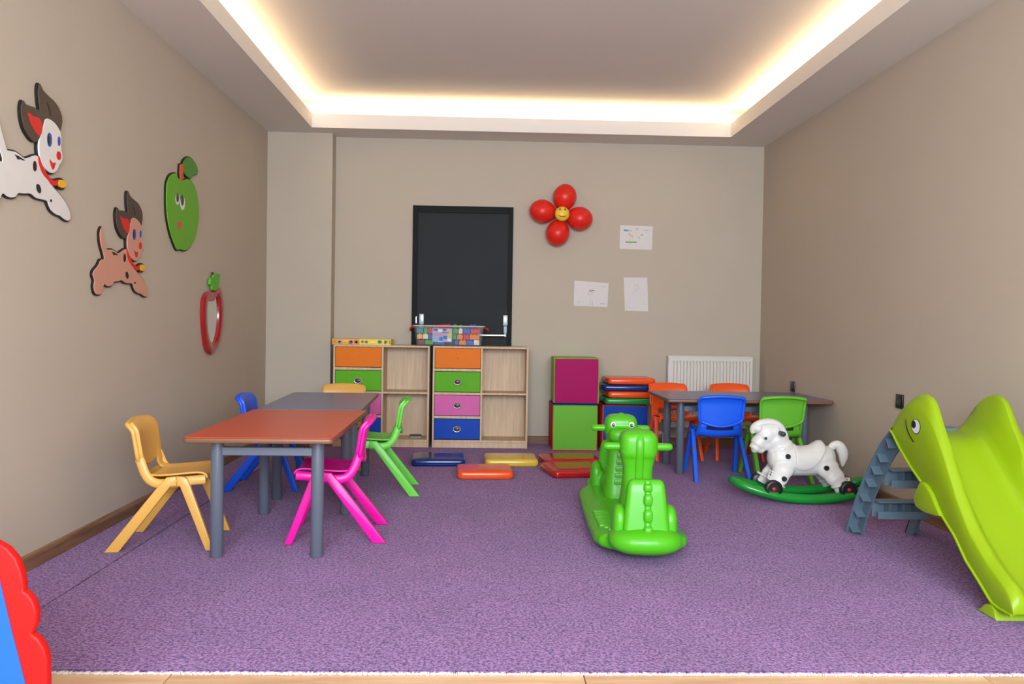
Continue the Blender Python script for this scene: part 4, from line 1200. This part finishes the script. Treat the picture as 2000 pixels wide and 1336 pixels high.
# ================================================================== ROCKING HORSE
def make_horse():
    WH = mat('horse_white', 'dcd9d4', 0.42, 0.02, 8, bump=0.05, bscale=120)
    BK = mat('horse_black', '1a1c20', 0.4)
    GR = mat('rocker_rail_green', '0f8a2c', 0.28, 0.03, 6, coat=0.2)
    t = thing('rocking_horse', 'white plastic rocking horse with black spots on green rockers', 'rocking horse', (1.985, 5.02, 0), R(-1))
    # oval rocker frame, curved up at both ends
    pts = []
    for k in range(56):
        a = 2*PI*k/56
        x = 0.425*math.copysign(abs(math.cos(a))**0.75, math.cos(a))
        y_ = 0.135*math.copysign(abs(math.sin(a))**0.55, math.sin(a))
        pts.append(Vector((x, y_, 0.030+0.082*(x/0.425)**2)))
    MB().tube(pts, [(0.029, 0.034)]*56, 14, closed=True, ref=(0, 0, 1)).obj('rocker_frame', GR, t, 60, 'green curved rocker frame')
    b = MB()
    rg = []
    for x, z, w, h in ((-0.222, 0.262, 0.02, 0.02), (-0.212, 0.262, 0.05, 0.055), (-0.185, 0.258, 0.075, 0.082), (-0.14, 0.252, 0.086, 0.097), (-0.08, 0.245, 0.086, 0.098), (-0.02, 0.236, 0.082, 0.088), (0.05, 0.238, 0.084, 0.088), (0.11, 0.246, 0.089, 0.094), (0.155, 0.253, 0.080, 0.084), (0.182, 0.260, 0.055, 0.058), (0.194, 0.262, 0.02, 0.02)):
        rg.append([Vector((x, w*math.cos(a), z+h*math.sin(a))) for a in [2*PI*k/24 for k in range(24)]])
    b.loft(rg)
    b.tube(catmull([(-0.120, 0, 0.27), (-0.150, 0, 0.33), (-0.178, 0, 0.38), (-0.205, 0, 0.41)], 4), [(0.082, 0.072)]*5+[(0.070, 0.06)]*4+[(0.062, 0.052)]*4, 20)
    b.tube(catmull([(-0.165, 0, 0.415), (-0.215, 0, 0.408), (-0.262, 0, 0.372), (-0.296, 0, 0.330), (-0.309, 0, 0.308)], 4), [(0.058, 0.052)]*4+[(0.060, 0.055)]*4+[(0.048, 0.047)]*4+[(0.036, 0.037)]*4+[(0.024, 0.026)], 20)
    b.ellipsoid((-0.222, 0, 0.425), (0.078, 0.050, 0.048), 20, 12)
    b.ellipsoid((-0.232, 0, 0.345), (0.050, 0.042, 0.042), 20, 12)
    b.ellipsoid((-0.268, 0, 0.318), (0.032, 0.030, 0.034), 18, 12)
    b.ellipsoid((-0.306, 0, 0.312), (0.022, 0.030, 0.026), 18, 12)
    b.ellipsoid((0.092, 0, 0.333), (0.030, 0.062, 0.034), 18, 12)
    b.ellipsoid((-0.098, 0, 0.325), (0.025, 0.055, 0.028), 18, 12)
    for sy in (-1, 1):
        b.tube(catmull([(-0.130, sy*0.045, 0.225), (-0.160, sy*0.072, 0.175), (-0.195, sy*0.092, 0.125), (-0.218, sy*0.098, 0.082)], 3), [(0.066, 0.045)]*3+[(0.056, 0.037)]*3+[(0.048, 0.030)]*3+[(0.050, 0.030)], 18, ref=(1, 0, 0.3))
        b.tube(catmull([(0.115, sy*0.045, 0.230), (0.150, sy*0.072, 0.180), (0.185, sy*0.092, 0.130), (0.215, sy*0.098, 0.082)], 3), [(0.070, 0.046)]*3+[(0.060, 0.038)]*3+[(0.050, 0.030)]*3+[(0.050, 0.030)], 18, ref=(1, 0, 0.3))
    body = b.obj('horse_body', WH, t, 80, None, fuse(0.0055, 5))
    for sy in (-1, 1):
        for sx, zz in ((-0.200, 0.122), (0.198, 0.124)):
            d = Vector((-0.055 if sx < 0 else 0.055, 0, -0.10)).normalized()
            # raised cuff above each wheel
            c0 = Vector((sx, sy*0.094, zz))
            ring = []
            u = Vector((0, 1, 0))
            w = d.cross(u)
            for k in range(20):
                a = 2*PI*k/20
                ring.append(c0+w*(0.057*math.cos(a))+u*(0.041*math.sin(a)))
            MB().tube(ring, 0.0075, 8, closed=True).obj('leg_cuff', WH, body, 60)
    m = MB()
    mp = catmull([(-0.318, 0, 0.408), (-0.322, 0, 0.436), (-0.298, 0, 0.462), (-0.250, 0, 0.478), (-0.200, 0, 0.478), (-0.155, 0, 0.458), (-0.125, 0, 0.415), (-0.108, 0, 0.370), (-0.098, 0, 0.345)], 4)
    nm = len(mp)
    m.tube(mp, [(0.012+0.012*math.sin(PI*i/(nm-1)), 0.018+0.016*math.sin(PI*i/(nm-1))) for i in range(nm)], 16, ref=(0, 0, 1))
    m.ellipsoid((-0.292, 0, 0.440), (0.036, 0.044, 0.030), 18, 12)
    m.obj('mane', WH, body, 80, 'moulded white mane', fuse(0.005, 3))
    TR = [(0, 0.020), (0.2, 0.026), (0.45, 0.032), (0.62, 0.034), (0.8, 0.026), (0.93, 0.012), (1.0, 0.002)]
    tl = catmull([(0.165, 0, 0.315), (0.190, 0, 0.340), (0.222, 0, 0.338), (0.246, 0, 0.300), (0.250, 0, 0.255), (0.246, 0, 0.205)], 4)
    MB().tube(tl, [(interp(TR, i/(len(tl)-1)), 0.75*interp(TR, i/(len(tl)-1))) for i in range(len(tl))], 16, ref=(0, 0, 1)).obj('tail', WH, t, 70, 'curved white tail')
    # saddle with flaps
    rows_ = []
    ZLOW = [(-0.070, 0.215), (-0.055, 0.203), (-0.016, 0.194), (0.03, 0.214), (0.07, 0.258), (0.098, 0.305), (0.115, 0.330)]
    for i in range(19):
        x = -0.070+0.185*i/18
        w = interp([(-0.07, 0.0895), (-0.02, 0.0865), (0.05, 0.088), (0.115, 0.092)], x)
        h = interp([(-0.07, 0.104), (-0.045, 0.089), (-0.01, 0.086), (0.04, 0.094), (0.085, 0.122), (0.105, 0.124), (0.115, 0.112)], x)
        z = 0.243
        a0 = math.asin(max(-0.9, min(0.95, (interp(ZLOW, x)-z)/h)))
        r = []
        for k in range(25):
            a = a0+(PI-2*a0)*k/24
            r.append(Vector((x, w*math.cos(a), z+h*math.sin(a))))
        rows_.append(r)
    sd = MB().grid(rows_).obj('saddle', WH, t, 70, 'moulded white saddle', [('SOLIDIFY', dict(thickness=0.006, offset=1)), ('BEVEL', dict(width=0.002, segments=2, limit_method='ANGLE', angle_limit=R(50)))])
    for k in (0, 24):
        MB().tube([rows_[0][12+(k//12-1)*q] for q in range(0, 13)]+[q[k] for q in rows_[1:]]+[rows_[-1][k-(k//12-1)*q] for q in range(1, 13)], 0.0055, 8).obj('saddle_piping', WH, sd, 60)
    for sy in (-1, 1):
        for (x, z, yy) in ((-0.125, 0.280, 0.083), (-0.160, 0.150, 0.124), (0.105, 0.216, 0.104)):
            MB().lathe([(0, 0), (0.0155, 0), (0.0155, 0.012), (0.0125, 0.0145), (0.0, 0.0135)], 20, Matrix.Translation((x, sy*(yy-0.004), z)) @ Matrix.Rotation(R(-90*sy), 4, 'X')).obj('black_spot', BK, t, 40, 'round black cap')
        e = MB().ellipsoid((-0.254, sy*0.0505, 0.386), (0.014, 0.006, 0.011), 16, 8).obj('eye', mat('horse_eye_rim', '9fb4b4', 0.3), body, 70, 'dark eye')
        MB().ellipsoid((-0.254, sy*0.0555, 0.386), (0.008, 0.004, 0.008), 14, 8).obj('pupil', BK, e, 70)
        MB().lathe([(0.0, 0.02), (0.013, 0.02), (0.0125, 0.08), (0.015, 0.084), (0.015, 0.112), (0.010, 0.117), (0, 0.117)], 18, Matrix.Translation((-0.165, 0, 0.420)) @ Matrix.Rotation(R(-90*sy), 4, 'X')).obj('grip_handle', mat('grip_grey', '33343a', 0.45), t, 50, 'dark grey hand grip')
        MB().ellipsoid((-0.323, sy*0.014, 0.318), (0.005, 0.005, 0.006), 10, 6).obj('nostril', mat('nostril_grey', '8f8a88', 0.6), body, 60)
        for x in (-0.228, 0.228):
            wl = MB().lathe([(0.012, -0.022), (0.044, -0.022), (0.053, -0.014), (0.053, 0.012), (0.046, 0.018), (0.038, 0.019), (0.034, 0.012), (0.012, 0.012)], 28, Matrix.Translation((x, sy*0.137, 0.092)) @ Matrix.Rotation(R(-90*sy), 4, 'X')).obj('wheel', BK, t, 50, 'black wheel')
            MB().lathe([(0, 0.008), (0.013, 0.008), (0.013, 0.018), (0.009, 0.022), (0, 0.0225)], 18, Matrix.Translation((x, sy*0.137, 0.092)) @ Matrix.Rotation(R(-90*sy), 4, 'X')).obj('hub', mat('hub_red', 'c2242c', 0.35), wl, 50, 'red hub')
    # worn sticker on the near front leg
    c0 = Vector((-0.232, -0.088, 0.168))
    ux = Vector((-0.42, -0.25, -0.87)).normalized()
    uy = Vector((0.80, -0.55, -0.2))
    uy = (uy-ux*uy.dot(ux)).normalized()
    nn = ux.cross(uy)
    nn = nn if nn.y < 0 else -nn
    def patch(name, a0, a1, b0, b1, d, m_, parent, lab=None):
        A = [c0+ux*a+uy*b_+nn*d for a, b_ in ((a0, b0), (a1, b0), (a1, b1), (a0, b1))]
        return MB().loft([A, [p+nn*0.0008 for p in A]]).obj(name, m_, parent, 0, lab)
    st = patch('sticker', -0.026, 0.026, -0.010, 0.010, 0.003, mat('sticker_white', 'e6e2de', 0.5), body, 'white sticker with dark lettering')
    for i, (a0, a1, b0, b1) in enumerate(((-0.020, -0.012, -0.006, 0.006), (-0.008, -0.005, -0.007, 0.007), (-0.002, 0.006, -0.005, 0.007), (0.011, 0.013, -0.006, 0.005), (0.017, 0.020, -0.006, 0.006))):
        patch('lettering', a0, a1, b0, b1, 0.0042, BK, st)
make_horse()

# ================================================================== SLIDE
def make_slide():
    LG = mat('slide_lime', '89a80e', 0.38, 0.02, 4, spec=0.35)
    SL = mat('ladder_slate', '5d7280', 0.45, 0.03, 6)
    ox, oy = 2.09, 3.40
    t = thing('toddler_slide', 'lime green toddler slide with a cartoon eye and smile and a grey ladder', 'slide', (ox, oy, 0))
    crest = [(3.765, .612), (3.70, .690), (3.643, .739), (3.60, .768), (3.549, .785), (3.50, .786), (3.466, .772), (3.44, .745), (3.415, .695), (3.357, .612), (3.299, .521), (3.229, .414), (3.137, .302), (3.027, .218), (2.895, .150), (2.87, .132), (2.855, .105)]
    face = [(3.765, .606), (3.728, .655), (3.661, .711), (3.61, .742), (3.575, .742), (3.539, .733), (3.469, .704), (3.42, .669), (3.363, .604), (3.287, .492), (3.216, .380), (3.123, .270), (3.002, .182), (2.89, .128), (2.855, .085)]
    low = [(3.765, .600), (3.675, .525), (3.576, .457), (3.479, .403), (3.40, .352), (3.311, .294), (3.221, .237), (3.142, .163), (3.042, .100), (2.974, .053), (2.93, .046), (2.855, .046)]
    floor_ = [(3.765, .600), (3.70, .602), (3.58, .598), (3.53, .586), (3.49, .562), (3.39, .472), (3.265, .352), (3.13, .232), (3.0, .148), (2.90, .100), (2.855, .072)]
    ys = sorted(set([3.765-0.0215*i for i in range(42)]+[2.868, 2.855]))
    rows_ = []
    for y_ in ys:
        c, f_, l, g = (interp(T, y_) for T in (crest, face, low, floor_))
        c = sum(interp(crest, y_+d) for d in (-0.012, 0, 0.012))/3
        g = sum(interp(floor_, y_+d) for d in (-0.03, -0.015, 0, 0.015, 0.03))/5
        f_ = min(f_, c-0.006)
        l = min(l, f_-0.012)
        g = min(g, c-0.012)
        half = [(0.190, l), (0.190, l+(f_-l)*0.5), (0.190, f_-0.008), (0.186, f_), (0.174, max(f_, c-0.010)), (0.160, c), (0.146, c-0.006),
                (0.132, g+(c-g)*0.62), (0.118, g+(c-g)*0.26), (0.106, g+(c-g)*0.06), (0.094, g), (0.05, g)]
        pts = [(-a, z) for a, z in half]+[(0.0, g)]+[(a, z) for a, z in reversed(half)]
        rows_.append([Vector((a, y_-oy, z)) for a, z in pts])
    rows_.insert(0, [Vector((p.x*0.995, 2.850-oy, min(p.z, 0.052))) for p in rows_[0]])
    ch = MB().grid(rows_).obj('slide_body', LG, t, 50, 'lime green chute with high moulded sides', [('SOLIDIFY', dict(thickness=0.008, offset=-1)), ('BEVEL', dict(width=0.003, segments=2, limit_method='ANGLE', angle_limit=R(55)))])
    # thin bead along the lower edge of each side, fins, faces
    for s in (-1, 1):
        MB().tube([(s*0.192, y_-oy, min(interp(low, y_), interp(face, y_)-0.012)) for y_ in ys], 0.006, 8).obj('edge_bead', LG, ch, 60)
        fin = [(3.475, .408), (3.505, .365), (3.524, .332), (3.520, .308), (3.500, .291), (3.46, .285), (3.416, .283), (3.36, .287), (3.305, .296), (3.345, .335), (3.38, .375), (3.42, .402), (3.45, .412)]
        MB().prism([(a-oy, z) for a, z in fin], s*0.181, s*0.206, YZ, 0.009, 3).obj('side_fin', LG, t, 45, 'rounded side fin')
        eo = MB().prism(ell(3.540-oy, 0.640, 0.034, 0.031, 28), s*0.189, s*0.1925, YZ, 0.001, 1).obj('eye', mat('slide_eye_white', 'dfe6ee', 0.35), t, 30, 'big white cartoon eye')
        er = [Vector((s*0.1915, 3.540-oy+0.0355*math.cos(a), 0.640+0.0325*math.sin(a))) for a in [2*PI*k/32 for k in range(32)]]
        MB().tube(er, 0.0016, 6, closed=True).obj('eye_outline', P_BLACK, eo, 60)
        MB().prism(ell(3.556-oy, 0.647, 0.0175, 0.0165, 20), s*0.192, s*0.194, YZ).obj('pupil', P_BLACK, eo, 0, 'black pupil')
        sm = catmull([(s*0.1915, 3.630-oy, 0.660), (s*0.1915, 3.620-oy, 0.628), (s*0.1915, 3.596-oy, 0.597), (s*0.1915, 3.556-oy, 0.569)], 5)
        MB().tube(sm, 0.0026, 6).obj('smile_line', P_BLACK, t, 60, 'black smile line')
    # ground foot under the run-out
    ft = MB()
    ft.prism([(3.06-oy, 0.0), (3.03-oy, 0.012), (3.0-oy, 0.040), (2.965-oy, 0.047), (2.945-oy, 0.036), (2.935-oy, 0.010), (2.93-oy, 0.0)], -0.200, 0.200, YZ, 0.005, 2)
    ft.obj('foot', LG, t, 40, 'flared foot of the chute')
    # ladder
    outer = catmull([(3.752, .610, 0), (3.853, .531, 0), (3.956, .417, 0), (4.052, .293, 0), (4.15, .138, 0), (4.222, .0, 0)], 5)
    for s in (-1, 1):
        fl_ = MB()
        def ring_at(p, tn, a0, a1, x0, x1):
            nrm = Vector((-tn.y, tn.x, 0))
            nrm = nrm if nrm.x < 0 else -nrm
            out = []
            for xx, aa in ((x0, a0), (x1, a0), (x1, a1), (x0, a1)):
                q = p+nrm*aa
                out.append(Vector((s*xx, q.x-oy, max(0.0, q.y))))
            return out
        R1, R2 = [], []
        for i, p in enumerate(outer):
            tn = (outer[min(i+1, len(outer)-1)]-outer[max(i-1, 0)]).normalized()
            R1.append(ring_at(p, tn, 0.0, 0.007, 0.190, 0.130))
            R2.append(ring_at(p, tn, 0.0, 0.066, 0.138, 0.130))
        fl_.loft(R1).loft(R2)
        for i in (4, 8, 11, 14, 17, 20, 23):
            p = outer[i]
            tn = (outer[min(i+1, len(outer)-1)]-outer[i-1]).normalized()
            fl_.loft([ring_at(p, tn, 0.004, 0.058, 0.182, 0.134), ring_at(p+tn*0.004, tn, 0.004, 0.058, 0.182, 0.134)])
        fl_.obj('ladder_rail', SL, t, 30, 'slate grey curved ladder side')
    for yy, zt in ((4.012, 0.212), (3.885, 0.392)):
        r = MB()
        r.b2((-0.131, yy-0.035-oy, zt-0.008), (0.131, yy+0.045-oy, zt), 0.003, 1)
        r.b2((-0.131, yy+0.036-oy, zt-0.090), (0.131, yy+0.045-oy, zt-0.006), 0.002, 1)
        r.b2((-0.131, yy-0.030-oy, zt-0.088), (0.131, yy-0.022-oy, zt-0.050), 0.002, 1)
        for k in range(3):
            r.b2((-0.07+0.07*k-0.002, yy-0.024-oy, zt-0.086), (-0.07+0.07*k+0.002, yy+0.038-oy, zt-0.006))
        r.obj('step', SL, t, 0, 'slate grey ladder step')
    MB().b2((-0.125, 3.735-oy, 0.585), (0.125, 3.80-oy, 0.612), 0.006, 2).obj('top_step', SL, t, 30, 'grey landing at the top')
make_slide()

# ================================================================== SCALLOPED BOARD IN THE NEAR CORNER
def make_board():
    RD = mat('board_red', 'c40c0a', 0.5, 0.02, 5, spec=0.25)
    BL = mat('board_blue', '0558c8', 0.6, 0.02, 5)
    cx, yy = -1.30, 1.90
    t = thing('scalloped_board', 'red board with a scalloped edge and blue middle in the near left corner', 'board', (cx, yy, -0.012))
    half = [(-1.165, 0.560), (-1.130, 0.556), (-1.104, 0.547), (-1.081, 0.533), (-1.062, 0.510), (-1.050, 0.480), (-1.044, 0.450), (-1.044, 0.434), (-1.034, 0.428), (-1.022, 0.410), (-1.015, 0.388), (-1.016, 0.360),
            (-1.026, 0.336), (-1.012, 0.326), (-0.998, 0.305), (-0.991, 0.280), (-0.990, 0.22), (-0.990, 0.0)]
    R_ = [(a-cx, z+0.012*(z > 0)) for a, z in half]
    poly = R_+[(-a, z) for a, z in reversed(R_)]
    MB().prism(poly, -0.012, 0.012, XZ, 0.006, 3).obj('scalloped_panel', RD, t, 40, 'red panel with rounded scallops')
    bl = [(-1.125, 0.592-0.012), (-1.118, 0.560), (-1.103, 0.490), (-1.068, 0.342), (-1.036, 0.216), (-0.998, 0.06)]
    bl = [(-1.125, 0.515), (-1.103, 0.490), (-1.068, 0.342), (-1.036, 0.216), (-1.008, 0.10), (-1.008, 0.05)]
    B_ = [(a-cx, z+0.012) for a, z in bl]
    MB().prism(B_+[(-a, z) for a, z in reversed(B_)], -0.0155, -0.0118, XZ, 0.001, 1).obj('blue_panel', BL, t, 20, 'plain blue middle')
    for s in (-1, 1):
        MB().b2((s*0.2-0.02, 0.0125, 0.0), (s*0.2+0.02, 0.19, 0.03), 0.005, 2).obj('foot', RD, t, 30)
        MB().prism([(0.0125, 0.03), (0.17, 0.03), (0.0125, 0.30)], s*0.2-0.01, s*0.2+0.01, YZ, 0.003, 1).obj('brace', RD, t, 20)
make_board()
